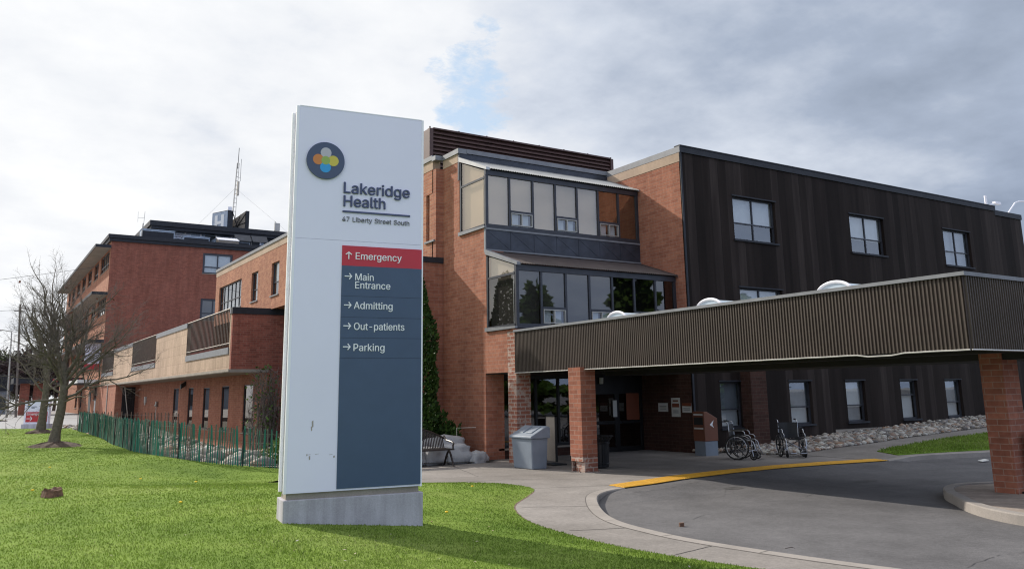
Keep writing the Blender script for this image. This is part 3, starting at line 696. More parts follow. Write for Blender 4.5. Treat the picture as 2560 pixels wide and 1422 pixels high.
# dark sheet metal apron; upright seams, raised crosses imitate an X reflection
mb = MB(); mb.box(14.11, YE, 23.73, 23.80, 6.80, 7.55)
for k in range(7):
    x = 14.15 + k*.965
    mb.obox((x, 23.722, 6.86), (.93, 0, .62), (0, .008, 0), (.008, 0, -.012)); mb.obox((x, 23.722, 7.48), (.93, 0, -.62), (0, .008, 0), (.008, 0, .012)); mb.box(x-.012, x, 23.718, 23.73, 6.82, 7.53)
mb.build('apron_panel', M['navy'], tw)
mb = MB(); mb.box(14.09, YE, 23.70, 23.729, 7.50, 7.56); mb.box(14.085, 14.12, 23.705, 23.8, 6.72, 7.6); mb.box(14.12, YE, 23.69, 23.729, 6.78, 6.83); mb.build('apron_trim', M['flash'], tw)
# lobby front under the tower
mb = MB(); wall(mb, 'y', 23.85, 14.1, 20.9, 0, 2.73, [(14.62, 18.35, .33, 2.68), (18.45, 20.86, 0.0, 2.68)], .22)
mb.build('lobby_wall', M['brick_shaded'], tw)  # brick colour has the porch shade painted in
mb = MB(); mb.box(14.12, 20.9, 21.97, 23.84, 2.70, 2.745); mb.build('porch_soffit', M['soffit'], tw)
gz = MB()
for x in (14.62, 15.35, 16.12, 17.05, 17.75, 18.27): gz.box(x, x+.08, 23.92, 24.02, .33, 2.68)
gz.box(14.62, 18.35, 23.93, 24.01, .33, .42); gz.box(14.62, 18.35, 23.93, 24.01, 2.55, 2.68)
go = gz.build('lobby_window', M['blackmetal'], tw)
q = MB(); q.quad((14.62, 23.97, .33), (18.35, 23.97, .33), (18.35, 23.97, 2.68), (14.62, 23.97, 2.68)); q.build('pane', M['glass_dark'], go)
q = MB(); wbox(q, 'y', 23.85, 14.58, 18.4, .27, .328, -.05, .06); q.build('sill', M['found'], go)
q = MB(); q.box(14.3, 20.9, 27.9, 28, 0, 2.7); q.box(14.3, 20.9, 24.1, 27.9, -.02, .004); q.build('lobby_interior', M['room_dark'], tw)
for x, y, z in ((14.9, 25.2, 2.66), (15.8, 25.6, 2.66), (16.5, 26.4, 2.66), (15.9, 24.7, 2.66), (17.3, 25.5, 2.66)):
    q = MB(); q.box(x, x+.16, y, y+.1, z-.03, z); q.build('ceiling_lamp', M['lamp'], tw)
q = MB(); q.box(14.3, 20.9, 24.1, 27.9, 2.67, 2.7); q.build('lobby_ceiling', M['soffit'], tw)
for k, x in enumerate((18.47, 19.66)):
    f = MB(); f.box(x, x+.09, 23.92, 24.0, 0, 2.1); f.box(x+1.09, x+1.18, 23.92, 24.0, 0, 2.1); f.box(x+.09, x+1.09, 23.92, 24.0, 2.0, 2.1); f.box(x+.09, x+1.09, 23.92, 24.0, 0, .16); f.box(x+.09, x+1.09, 23.925, 23.995, .95, 1.06)
    do = f.build('entrance_door', M['blackmetal'], tw)
    q = MB(); q.quad((x+.09, 23.96, .16), (x+1.09, 23.96, .16), (x+1.09, 23.96, 2.0), (x+.09, 23.96, 2.0)); q.build('pane', M['glass_dark'], do)
    q = MB(); q.tube([(x+.2, 23.92, 1.0), (x+.2, 23.86, 1.0), (x+1.0, 23.86, 1.0), (x+1.0, 23.92, 1.0)], .015, 6); q.build('handle', M['black'], do)
q = MB(); q.box(18.45, 20.86, 23.9, 24.02, 2.1, 2.68); q.build('door_header', M['blackmetal'], tw)
tag(MB().box(20.06, 20.66, 23.895, 23.905, 1.08, 2.02).build('poster', M['orangedark']), 'tall dull orange poster taped to the right entrance door', 'poster')
tag(MB().box(19.44, 19.62, 23.895, 23.905, 1.2, 1.78).build('poster', M['paper']), 'narrow pale notice stuck on the dark glass entrance door', 'poster')
wl = tag(MB().prism([(18.8, 23.84, 2.36), (18.92, 23.84, 2.36), (18.94, 23.84, 2.58), (18.82, 23.84, 2.58)], (0, -.08, 0)).build('wall_lamp', M['paper']), 'small pale lamp fixed high above the entrance doors', 'lamp')

# ------------------------------------------------------------------ dark clad wing
def S(x): return x*1.016
def SZ(z): return 2.1 + (z-2.1)*1.016
YD, XD = 21.37, 20.90
dw = thing('dark_clad_wing', 'long dark brown panelled wing with square windows behind the entrance canopy', 'building', (30, 22, 0))
ops = [(S(23.13), S(25.45), SZ(7.50), SZ(9.12)), (S(29.97), S(32.28), SZ(7.54), SZ(9.14)), (S(36.74), S(38.95), SZ(7.48), SZ(9.14)),
       (S(23.20), S(25.50), SZ(4.10), SZ(5.72)), (S(30.0), S(32.3), SZ(4.10), SZ(5.72)), (S(36.74), S(38.95), SZ(4.10), SZ(5.72))]
gops = [(S(a), S(b), SZ(.80), SZ(2.36)) for a, b in ((21.88, 22.99), (25.47, 26.72), (28.75, 29.95), (32.30, 33.48), (35.54, 36.78))]
mb = MB(); wall(mb, 'y', YD, 20.93, S(41.43), .70, 10.56, ops + gops, .3)
for a, b, z in ((20.93, S(24.47), -.05), (S(24.47), S(27.92), .27), (S(27.92), S(34.62), .52)):
    mb.quad((a, YD, z), (b, YD, z), (b, YD, .70), (a, YD, .70))
mb.quad((S(41.43), YD, 0), (S(41.43), YD, 10.56), (S(41.43), YD+12, 10.56), (S(41.43), YD+12, 0))
mb.build('cladding', M['cladding'], dw)
mb = MB(); wall(mb, 'y', YD+.05, S(41.43)+.01, S(43.95), .70, 10.38, [(S(41.9), S(43.2), SZ(5.7), SZ(7.15))], .3); mb.quad((S(43.95), YD+.05, 0), (S(43.95), YD+.05, 10.38), (S(43.95), YD+12, 10.38), (S(43.95), YD+12, 0)); mb.build('cladding', M['cladding'], dw)
window(dw, 'y', YD+.05, S(41.9), S(43.2), SZ(5.7), SZ(7.15), nv=2, hz=(.42,), bm='room_dark')
mb = MB(); mb.box(20.9, 20.98, YD-.03, YD+.04, -.05, 10.58); mb.build('corner_trim', M['darkflash'], dw)
mb = MB(); mb.box(XD, S(41.45), YD-.05, YD+.25, 10.56, 10.84); mb.box(XD, S(41.44), YD-.075, YD-.05, 10.79, 10.83); mb.box(S(41.45), S(43.98), YD, YD+.3, 10.38, 10.64); mb.build('roof_flashing', M['darkflash'], dw)
mb = MB(); mb.box(XD-.02, XD+.3, YD-.04, 25.6, 10.56, 10.78); mb.build('roof_flashing', M['flash'], dw)
mb = MB(); mb.box(XD-.012, XD+.2, YD+.01, 25.5, 10.22, 10.56); mb.build('coping_band', M['coping'], dw)
mb = MB(); mb.prism([(XD, YD+.005, 3.0), (XD, 25.6, 3.0), (XD, 25.6, 10.22), (XD, YD+.005, 10.22)], (.3, 0, 0)); mb.build('end_wall', M['brick'], dw)
mb = MB(); mb.prism([(XD, YD+.005, -.05), (XD, 25.6, -.05), (XD, 25.6, 2.99), (XD, YD+.005, 2.99)], (.3, 0, 0)); mb.build('porch_side_wall', M['brick_shaded'], dw)  # same wall continued down, canopy shade painted into its colour
mb = MB(); mb.box(XD+.3, S(41.43), YD+.3, YD+12, 10.3, 10.5); mb.box(XD+.3, S(43.95), YD+12, YD+12.2, 0, 10.5); mb.box(S(41.43), S(43.9), YD+.4, YD+12, 10.2, 10.3); mb.build('roof', M['gravelroof'], dw)
mb = MB(); mb.box(20.95, S(43.9), YD+.015, YD+.3, -.3, .69); mb.build('foundation', M['found'], dw)
for k, o in enumerate(ops):
    window(dw, 'y', YD, *o, rec=.16, nv=2, hz=(.40,), fw=.055, bm=('blind_grey', 'blind_grey', 'frosted', 'blind_grey', 'blind_grey', 'blind_grey')[k], split=(.40, .37, None, .42, .55, .3)[k], pm='glass', sillm='darkflash')
for k, o in enumerate(gops):
    window(dw, 'y', YD, *o, rec=.16, hz=(.40,) if k != 3 else (.62,), fw=.06, bm=('frosted', 'frosted', 'blind_grey', 'room_dark', 'frosted')[k], split=(.4, .42, .35, .6, .4)[k], low=('blind_grey', 'blind_grey', 'frosted', 'blind_grey', 'blind_grey')[k], sillm='darkflash')
for o in ops+gops:
    q = MB(); wbox(q, 'y', YD, o[0]-.05, o[1]+.05, o[3]+.002, o[3]+.05, -.03, .1); q.build('window_head', M['darkflash'], dw)
q = MB(); q.box(S(22.92), S(23.72), 20.9, YD-.004, -.05, 3.5); q.build('brick_pilaster', M['brick_shaded'], dw)  # brick darkened in colour to imitate the canopy shade
# notices on the end wall beside the doors (flat paper, facing west)
def notice(y0, y1, z0, z1, label, bars, mats):
    t = thing('notice', label, 'notice', (XD-.01, (y0+y1)/2, z0), local=False)
    MB().box(XD-.012, XD-.004, y0, y1, z0, z1).build('paper', M['paper'], t)
    for (a, b, c_, d_), m in zip(bars, mats):
        MB().box(XD-.016, XD-.012, y0+(y1-y0)*a, y0+(y1-y0)*b, z0+(z1-z0)*c_, z0+(z1-z0)*d_).build('printed_band', M[m], t)
notice(22.62, 23.12, 1.36, 1.66, 'curled white paper taped to the brick wall nearest the doors', [(.15, .85, .62, .68), (.2, .8, .45, .5), (.2, .8, .28, .33)], ['lettergrey']*3)
notice(22.0, 22.44, 1.19, 1.84, 'tall white notice with an orange band on the entrance side wall', [(.2, .8, .8, .88), (.1, .9, .5, .7), (.2, .8, .3, .34), (.2, .8, .2, .24)], ['orange', 'orangedark', 'lettergrey', 'lettergrey'])
notice(21.45, 21.9, 1.34, 1.66, 'small white notice headed with orange beside the dark cladding corner', [(.0, 1, .68, 1), (.15, .85, .4, .46), (.15, .85, .25, .3)], ['orangedark', 'lettergrey', 'lettergrey'])

# ------------------------------------------------------------------ canopy over the drive
XC, YN, YF = 14.03, 7.78, 21.90
cn = thing('entrance_canopy', 'flat entrance canopy with brown ribbed fascia on brick piers over the drive', 'canopy', (16.6, 15, 0))
ribs = MB(); pitch_ = .075
def ribbed(mb, p0, u, ln, z0, z1, nrm):
    n = int(ln/pitch_); p0 = Vector(p0); u = Vector(u); nrm = Vector(nrm); vs = []
    for k in range(n+1):
        for t, dd in ((0, 0), (.42, 0), (.52, .03), (.90, .03)):
            s = min((k+t)*pitch_, ln); q = p0 + u*s + nrm*dd; vs += [(q.x, q.y, z0), (q.x, q.y, z1)]
    mb.add(vs, [(2*k, 2*k+2, 2*k+3, 2*k+1) for k in range(len(vs)//2-1)])
ribbed(ribs, (XC, YF, 0), (0, -1, 0), YF-YN, 2.70, 3.93, (-1, 0, 0))
ribbed(ribs, (XC, YN, 0), (1, 0, 0), 5.2, 2.70, 3.93, (0, -1, 0))
ribs.build('fascia', M['canopy'], cn)
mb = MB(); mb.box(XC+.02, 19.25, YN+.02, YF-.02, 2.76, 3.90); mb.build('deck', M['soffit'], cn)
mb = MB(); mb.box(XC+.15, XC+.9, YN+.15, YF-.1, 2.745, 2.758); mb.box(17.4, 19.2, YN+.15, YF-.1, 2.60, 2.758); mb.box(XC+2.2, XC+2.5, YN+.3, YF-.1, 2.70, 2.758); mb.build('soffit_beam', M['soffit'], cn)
mb = MB(); mb.box(XC-.06, 19.28, YN-.06, YN+.3, 3.932, 4.0); mb.box(XC-.06, XC+.3, YN+.3, YF, 3.932, 4.0); mb.box(18.98, 19.28, YN+.3, YF, 3.932, 4.0); mb.box(XC-.07, XC-.06, YN-.07, YF, 3.934, 3.95); mb.build('coping', M['flash'], cn)
mb = MB(); mb.box(XC+.3, 18.98, YN+.3, YF, 3.902, 3.94); mb.build('roof', M['gravelroof'], cn)
# bent drip edge
pts = []
for k in range(60):
    y = YF - (YF-YN)*k/59; dz = .002*math.sin(k*1.7) - (.035 if 50 < k < 54 else 0)
    pts.append((XC-.035, y, 2.69+dz))
mb = MB(); mb.tube(pts, .014, 5); mb.tube([(XC-.03, YN-.035, 2.69), (19.2, YN-.035, 2.69)], .012, 5); mb.build('drip_edge', M['drip'], cn)
def pier(x0, x1, y0, y1, z0, z1, mat, worn=None, lab=None):
    if worn:
        a = MB(); a.box(x0, x1, y0, y1, worn, z1); o = a.build('brick_pier', M[mat], cn)
        b = MB(); b.box(x0+.06, x1, y0, y1-.18, z0, worn-.02); b.box(x0+.004, x1-.004, y0+.004, y1-.03, worn-.12, worn-.0); b.box(x0+.02, x0+.26, y1-.05, y1-.02, z0, worn-.12); b.build('broken_base', M['brick_worn'], o)
    else:
        a = MB(); a.box(x0, x1, y0, y1, z0, z1); o = a.build('brick_pier', M[mat], cn)
    if lab: o['label'] = lab
    return o
pier(13.86, 14.36, 18.38, 18.93, -.05, 2.75, 'brick_pier', .40, 'front brick pier with a broken crumbling base')
pier(14.10, 14.62, 21.95, 22.43, -.02, 3.98, 'brick_worn', None, 'weathered brick pier with white staining at the wall')
pier(17.36, 17.95, 9.05, 9.50, .0, 2.75, 'brick_pier', None, 'brick pier standing on the kerbed island')
q = MB()
for k in range(40):
    a = random.uniform(0, 6.28); r = random.uniform(.1, .42); x, y = 14.1 + r*math.cos(a)*.9, 18.6 + r*math.sin(a); s = random.uniform(.01, .03)
    if 13.9 < x < 14.33 and 18.4 < y < 18.9: continue
    q.box(x, x+s*1.5, y, y+s, .0, s)
q.build('brick_rubble', M['brick_worn'], kind='stuff')
# barrel skylights on the canopy
for k, y in enumerate((17.47, 14.07, 10.63)):
    hw, h, x0, x1, zb = .42, .24, 14.45, 16.4, 3.94
    arc = [(math.cos(a)*hw, math.sin(a)*h) for a in np.linspace(0, math.pi, 17)]
    f = MB()
    f.tube([(x0, y+a, zb+b) for a, b in arc], .035, 6); f.tube([(x1, y+a, zb+b) for a, b in arc], .03, 6); f.box(x0-.03, x0+.03, y-hw-.03, y+hw+.03, zb-.03, zb+.03)
    fo = f.build('skylight', M['whitetrim'], cn)
    q = MB(); v = [(x, y+a*.97, zb+b*.97) for x in (x0, x1) for a, b in arc]; n = len(arc)
    q.add(v, [(i, i+1, n+i+1, n+i) for i in range(n-1)] + [tuple(range(n))] + [tuple(range(n, 2*n))]); q.build('dome', M['skyglass'], fo, smooth=False)
# tactile plates along the flush kerb
for k in range(6):
    a0, a1, b0, b1 = Vector(tact_lo[k]), Vector(tact_lo[k+1]), Vector(tact_up[k]), Vector(tact_up[k+1])
    q = MB(); g_ = .012; c_ = (a0+a1+b0+b1)/4
    P = [p + (c_-p)*g_ for p in (a0, a1, b1, b0)]
    q.prism([(p.x, p.y, .004) for p in P], (0, 0, .012))
    nu, nv_ = 26, 9
    for i in range(nu):
        for j in range(nv_):
            u, v = (i+.5)/nu, (j+.5)/nv_; p = (P[0]*(1-u)+P[1]*u)*(1-v) + (P[3]*(1-u)+P[2]*u)*v
            q.add([(p.x-.02, p.y-.02, .016), (p.x+.02, p.y-.02, .016), (p.x+.02, p.y+.02, .016), (p.x-.02, p.y+.02, .016), (p.x-.011, p.y-.011, .022), (p.x+.011, p.y-.011, .022), (p.x+.011, p.y+.011, .022), (p.x-.011, p.y+.011, .022)], [(0, 1, 5, 4), (1, 2, 6, 5), (2, 3, 7, 6), (3, 0, 4, 7), (4, 5, 6, 7)])
    lab = ['yellow dimpled plate at the sunlit end of the row, by the kerb return', 'yellow dimpled plate next to the sunlit end plate, half in shade', 'shaded yellow plate in front of the entrance doors', 'shaded yellow plate in front of the left wheelchair', 'shaded yellow plate in front of the right wheelchair', 'yellow plate at the far end of the row, beside the raised kerb'][k]
    tag(q.build('tactile_plate', M['yellow']), lab, 'tactile paving', 'yellow tactile plates along the kerb')
# kerbed island under the near pier
isl = spline([(19.9, 10.3), (18.97, 10.42), (18.23, 10.68), (17.5, 10.58), (16.7, 10.12), (16.05, 9.55), (15.3, 8.85), (14.75, 8.1), (14.5, 7.3), (14.7, 6.3), (15.5, 5.4), (17, 4.9), (19.9, 4.7)], 5)
sheet('island', [p[:2] for p in isl], lambda x, y: .02, brick('island_pavers', (.34, .29, .25), (.28, .235, .205), (.2, .17, .15), w=.3, h=.15, ms=.008), .9, skirt=.3)
kerb('kerb', isl, .17, 1, zt=.05, depth=.25)

# ------------------------------------------------------------------ long brick block with terrace
XM, XB, YB = 13.80, 11.74, 46.86
mbk = thing('brick_block', 'long three storey brick block with a beige tiled terrace parapet behind the pylon sign', 'building', (16, 55, 0))
mops = [(26.9, 27.55, 7.63, 9.4), (45.6, 47.0, 7.65, 9.5), (49.7, 51.1, 7.7, 9.46), (53.4, 59.1, 7.7, 9.45)]
mb = MB(); wall(mb, 'x', XM, 26.99, 60.1, 6.9, 10.30, mops, .3); mb.quad((XM, 60.1, 4.9), (XM, 60.1, 10.3), (30, 60.1, 10.3), (30, 60.1, 4.9)); mb.box(13.5+.31, 14.09, 26.99, 27.3, 6.95, 10.28)
mb.build('upper_wall', M['brick_far_side'], mbk)
mb = MB(); wbox(mb, 'x', XM, 27.0, 60.12, 10.30, 10.66, -.012, .3); mb.build('coping_band', M['coping'], mbk)
mb = MB(); wbox(mb, 'x', XM, 27.0, 60.16, 10.66, 10.84, -.06, .4); mb.build('roof_flashing', M['flash'], mbk)
mb = MB(); mb.box(XM+.4, 30, 36.1, 60.05, 10.4, 10.55); mb.box(29.8, 30, 36.1, 60, 0, 10.4); mb.build('roof', M['gravelroof'], mbk)
window(mbk, 'x', XM, *mops[0], nv=1, bm='blind_grey'); window(mbk, 'x', XM, *mops[1], hz=(.4,), bm='blind_grey', split=.4)
window(mbk, 'x', XM, *mops[2], hz=(.4,), bm='blind_brown', split=.4, low='blind_grey'); window(mbk, 'x', XM, *mops[3], nv=6, hz=(.38,), bm='room_dark', split=.38, low='frosted')
# near two storey part beside the tower
mb = MB(); mb.prism([(13.05, 26.76, -.2), (14.09, 26.76, -.2), (14.09, 26.76, 6.75), (13.05, 26.76, 6.75)], (0, .3, 0)); mb.prism([(13.05, 27.06, -1.4), (13.05, 36.0, -1.4), (13.05, 36.0, 6.75), (13.05, 27.06, 6.75)], (.3, 0, 0)); mb.build('lower_wall', M['brick'], mbk)
mb = MB(); mb.box(13.0, 14.09, 26.71, 36.05, 6.752, 6.95); mb.build('roof_flashing', M['darkflash'], mbk)
# terrace block
mb = MB(); mb.prism([(XB, YB, 3.45), (XM, YB, 3.45), (XM, YB, -1.6), (15.0, YB, -1.6), (15.0, YB, 6.58), (XB, YB, 6.58)], (0, .3, 0)); mb.build('terrace_end_wall', brick('dark_red_brick', (.37, .125, .092), (.25, .082, .063), (.33, .19, .155)), mbk)
mb = MB(); mb.box(XB-.05, 15, YB-.05, YB+.35, 6.58, 6.94); mb.build('roof_flashing', M['darkflash'], mbk)
rails = [(47.4, 58.4), (69.5, 80.9), (92.3, 101.0)]
mb = MB(); A = YB+.3
for r0, r1 in rails + [(101.25, None)]:
    wbox(mb, 'x', XB, A, r0, 3.6, 6.62, 0, .25)
    if r1 is None: break
    wbox(mb, 'x', XB, r0, r1, 3.6, 4.42, 0, .25); A = r1
mb.build('tiled_parapet', M['beige'], mbk)
mb = MB(); A = YB+.36
for r0, r1 in rails + [(101.25, None)]:
    wbox(mb, 'x', XB, A, r0, 6.62, 6.94, -.05, .3)
    if r1 is None: break
    wbox(mb, 'x', XB, r0+.01, r1-.01, 4.42, 4.78, -.05, .3); A = r1
mb.build('parapet_capping', M['flash'], mbk)
for r0, r1 in rails:
    f = MB(); f.tube([(XB+.02, r0, 6.90), (XB+.02, r1, 6.90)], .05, 6); f.tube([(XB+.02, r0, 5.0), (XB+.02, r1, 5.0)], .035, 6)
    y = r0+.1
    while y < r1: f.box(XB, XB+.04, y, y+.07, 4.9, 6.88); y += .34
    f.build('terrace_railing', plain('bronze_railing', (.07, .05, .036), .5, .3, .3) if r0 < 50 else bpy.data.materials['bronze_railing'], mbk)
mb = MB(); mb.box(XB-.1, XM, YB-.02, 89.6, 3.42, 3.58); mb.box(XB-.12, XB-.1, YB-.04, 101, 3.46, 3.60); mb.build('terrace_soffit', M['found'], mbk)
mb = MB(); mb.box(XB+.25, 20, YB+.3, 101, 4.6, 4.75); mb.build('terrace_deck', M['gravelroof'], mbk)
lops = [(49.75, 51.75, .04, 2.80), (55.2, 57.05, .02, 2.80), (60.4, 62.2, .02, 2.76), (65.4, 67.1, .12, 2.82), (70.6, 72.6, .12, 2.84)]
mb = MB(); wall(mb, 'x', XM, YB+.3, 89.6, -1.7, 3.42, lops, .3); mb.build('lower_wall', M['brick'], mbk)
for k, o in enumerate(lops):
    fo = window(mbk, 'x', XM, *o, rec=.07, fw=.05, pm='glass_low', bm='frosted', sillm='found', hz=(.36,) if k == 4 else ())
mb = MB(); mb.prism([(XB, 89.6, -.5), (XM, 89.6, -.5), (XM, 89.6, 3.42), (XB, 89.6, 3.42)], (0, .3, 0)); wbox(mb, 'x', XB, 89.9, 101.2, -.5, 3.6, 0, .3); mb.build('entry_wall', M['brick'], mbk)
q = MB(); q.box(12.35, 13.5, 89.57, 89.6, -.3, 3.2)
for k in range(5): q.box(12.45+k*.22, 12.48+k*.22, 89.54, 89.57, .2, 3.2)
for k in range(6): q.box(12.4, 13.45, 89.545, 89.565, .3+k*.5, .34+k*.5)
q.build('barred_gate', M['blackmetal'], mbk)
q = MB(); q.tube([(12.5, 89.3, 3.2), (12.95, 89.2, .2)], .04, 6); q.build('leaning_pole', M['pipe'], mbk)
q = MB(); q.tube([(XB-.05, 95.0, 3.5), (XB-.05, 95.0, .1)], .05, 6); q.build('downpipe', M['pipe'], mbk)
tag(MB().lathe((13.66, 79.0, 1.4), [(.001, 0), (.13, 0), (.16, .1), (.1, .22), (.1, .34), (.001, .36)], 10).tube([(13.66, 79.0, 1.45), (13.66, 79.0, -.5)], .03, 6).box(13.6, 13.75, 78.85, 79.15, 1.72, 1.84).build('gas_meter', M['alu']), 'small grey meter on a pipe against the lower brick wall', 'meter')
tag(MB().prism([(XM-.02, 84.8, 1.7), (XM-.02, 85.1, 1.7), (XM-.02, 85.1, 2.25), (XM-.02, 84.8, 2.25)], (-.16, 0, 0)).tube([(XM-.1, 84.95, 1.7), (XM-.1, 84.95, 1.5)], .05, 6).build('wall_lamp', M['paper']), 'small pale wall light on the brick beside the dark barred gate', 'lamp')
tag(MB().prism([(XM-.02, 68.0, 3.0), (XM-.02, 68.4, 3.0), (XM-.02, 68.4, 3.35), (XM-.02, 68.0, 3.35)], (-.35, 0, -.25)).build('flood_light', M['black']), 'small black floodlight under the terrace soffit', 'lamp')

# ------------------------------------------------------------------ four storey block far left
XT, YT = 11.74, 101.3
tb = thing('brick_building', 'tall dark red brick block with sunshade slabs and a radio mast on top', 'building', (25, 120, 0))
fops = [(21.6, 25.0, 16.36, 18.77), (21.6, 24.4, 10.9, 13.4)]
mb = MB(); wall(mb, 'y', YT, XT+.01, 42, 4.0, 19.35, fops, .25); mb.build('front_wall', M['brick_far'], tb)
for o in fops: window(tb, 'y', YT, *o, rec=.1, nv=2, hz=(.32,), fw=.16, broad=.08, bm='blind_grey', split=.32 if o[2] > 15 else None, pm='glass' if o[2] > 15 else 'glass_low', low='blind_grey', sillm='found')
sy = [(102.4, 109.6), (111.8, 115.9), (118.6, 122.8), (125.4, 129.8), (132.2, 136.6), (139, 143.4), (145.6, 149)]
sops = []
for z0, z1 in ((16.45, 18.5), (11.4, 13.35), (6.0, 8.2)): sops += [(a, b, z0, z1) for a, b in sy]
sops += [(118.6, 121, 1.0, 3.3), (124, 126.4, 1.0, 3.3), (104, 107, 2.0, 3.6)]
mb = MB(); wall(mb, 'x', XT, YT, 152, -.5, 19.35, sops, .3); mb.build('side_wall', M['brick_far_side'], tb)
for o in sops: window(tb, 'x', XT, *o, rec=.15, nv=4 if o[1]-o[0] > 5 else 2, hz=(.35,), fw=.14, bm='room_dark', split=.35, low='blind_grey', sillm='found', pm='glass_low')
for z, y1 in ((18.6, 150), (13.35, 149.4), (8.15, 149)):
    mb = MB(); mb.box(XT-1.55, XT-.001, YT-.1, y1, z, z+.26); so_ = mb.build('sunshade_slab', M['found'], tb)
    q = MB(); q.box(XT-1.6, XT-1.55, YT-.15, y1, z-.03, z+.3); q.box(XT-1.55, XT-.02, YT-.15, YT-.1, z-.03, z+.3); q.build('slab_edge', M['darkflash'], so_)
mb = MB(); mb.box(XT-.25, 42, YT-.25, 152, 19.35, 19.7); mb.box(XT-.4, 42, YT-.4, 152, 19.7, 20.1); mb.build('roof_fascia', M['darkflash'], tb)
mb = MB(); mb.box(XT, 42, 151.7, 152, -.5, 19.3); mb.box(41.7, 42, YT, 152, -.5, 19.3); mb.build('rear_wall', M['brick_far'], tb)
# rooftop storey
mb = MB(); mb.box(18.2, 41, 107, 118, 20.1, 22.0); rb = mb.build('rooftop_storey', M['board'], tb)
q = MB(); q.box(16.4, 41.5, 105.6, 119, 22.0, 22.35); q.box(16.2, 41.5, 105.4, 119, 22.35, 22.95); q.build('storey_roof', M['darkflash'], rb)
for k in range(12):
    q = MB(); q.box(18.6+k*1.85, 18.8+k*1.85, 106.9, 107, 20.1, 22.0); q.build('white_post', M['whitetrim'], rb)
for k in range(6):
    q = MB(); q.box(22.9+k*1.85, 24.2+k*1.85, 106.93, 107, 21.1, 21.9); q.build('window', M['room_dark'], rb)
q = MB()
for k in range(6): q.prism([(19.3, 106.9, 20.5+k*.24), (19.3, 106.8, 20.5+k*.24), (19.3, 106.9, 20.66+k*.24)], (1.9, 0, 0))
q.build('louvre', M['whitetrim'], rb)
def roofbox(name, label, cat, x0, x1, y0, y1, z0, z1, mat):
    t = thing(name, label, cat, (x0, y0, z0))
    MB().box(x0, x1, y0, y1, z0, z1).build('casing', M[mat], t, bevel=.03)
    MB().box(x0+.1, x1-.1, y0-.03, y0, z0+.2, z1-.15).build('grille', M['darkflash'], t)
    MB().box(x0-.05, x1+.05, y0-.05, y1+.05, z1, z1+.08).build('lid', M[mat], t)
for (x0, x1, z1, lab) in ((15.0, 18.6, 21.3, 'grey roof unit at the left end of the tall block roof'), (19.6, 22.6, 20.9, 'low grey roof unit in front of the white louvre'), (23.2, 27.4, 20.75, 'wide low grey roof unit near the white hatch'), (30.2, 33.2, 20.8, 'low grey roof unit under the tilted dark panels')):
    roofbox('roof_unit', lab, 'roof unit', x0, x1, 103, 104.4, 20.1, z1, 'board')
def solar(x, lab):
    t = thing('tilted_panel', lab, 'roof panel', (x, 102.8, 20.7), group='dark tilted panels on the tall block roof')
    MB().obox((x, 102.6, 20.75), (1.9, 0, 0), (0, .9, .9), (0, -.05, .05)).build('panel', M['navy'], t)
    MB().box(x, x+.06, 103.3, 103.36, 20.1, 21.4).box(x+1.84, x+1.9, 103.3, 103.36, 20.1, 21.4).build('support', M['alu'], t)
solar(25.6, 'dark tilted roof panel nearest the white hatch'); solar(27.65, 'dark tilted roof panel farther from the white hatch')
t = thing('roof_hatch', 'white sloping roof hatch at the edge of the tall block roof', 'roof hatch', (23.3, 101.6, 20.1))
MB().prism([(23.3, 101.6, 20.12), (23.3, 101.6, 20.5), (23.3, 102.8, 20.95), (23.3, 102.8, 20.12)], (2.4, 0, 0)).build('hatch_body', M['found'], t)
MB().obox((23.25, 101.5, 20.5), (2.5, 0, 0), (0, 1.35, .5), (0, -.02, .06)).build('hatch_lid', M['whitetrim'], t)
# sign boards, mast, aerials on top
t = thing('roof_sign', 'blue roof sign box with a white letter H facing left', 'sign', (26, 110, 22.95))
MB().prism([(25.0, 113, 23.0), (26.3, 110, 23.0), (26.3, 110, 26.1), (25.0, 113, 26.1)], (.7, .3, 0)).build('sign_box', M['darkflash'], t)
MB().prism([(25.0, 112.9, 23.1), (26.25, 110.05, 23.1), (26.25, 110.05, 26.0), (25.0, 112.9, 26.0)], (-.05, -.02, 0)).build('sign_face', M['board'], t)
q = MB()
for s0, s1, za, zb_ in ((.2, .38, 23.5, 25.6), (.62, .8, 23.5, 25.6), (.38, .62, 24.4, 24.8)):
    a = Vector((25.0, 112.9, 0)).lerp(Vector((26.25, 110.05, 0)), s0); b = Vector((25.0, 112.9, 0)).lerp(Vector((26.25, 110.05, 0)), s1)
    q.prism([(a.x-.05, a.y-.02, za), (b.x-.05, b.y-.02, za), (b.x-.05, b.y-.02, zb_), (a.x-.05, a.y-.02, zb_)], (-.06, -.03, 0))
q.build('letter', M['letter'], t)
MB().tube([(26.9, 110.2, 22.95), (28.2, 111, 25.9)], .06, 5).tube([(28.2, 111, 22.95), (26.9, 110.2, 25.9)], .06, 5).build('brace', M['blackmetal'], t)
t = thing('roof_sign', 'grey backed roof sign board seen from behind, right of the mast', 'sign', (28.5, 110, 22.95))
MB().box(28.55, 29.0, 109.9, 113, 23.0, 26.2).build('sign_box', M['darkflash'], t)
MB().prism([(28.5, 110.1, 23.0), (27.2, 112.5, 23.0), (27.2, 112.5, 25.1), (28.5, 110.1, 26.1)], (.06, .03, 0)).build('sign_face', M['found'], t)
MB().tube([(27.3, 112, 23), (28.5, 110, 25.8)], .06, 5).tube([(27.3, 112.2, 24.2), (28.5, 110, 24.6)], .05, 5).build('brace', M['blackmetal'], t)
t = thing('radio_mast', 'slim lattice radio mast with whip aerials on the tall block roof', 'mast', (27.2, 111.5, 22.95))
q = MB(); zt = 33.0
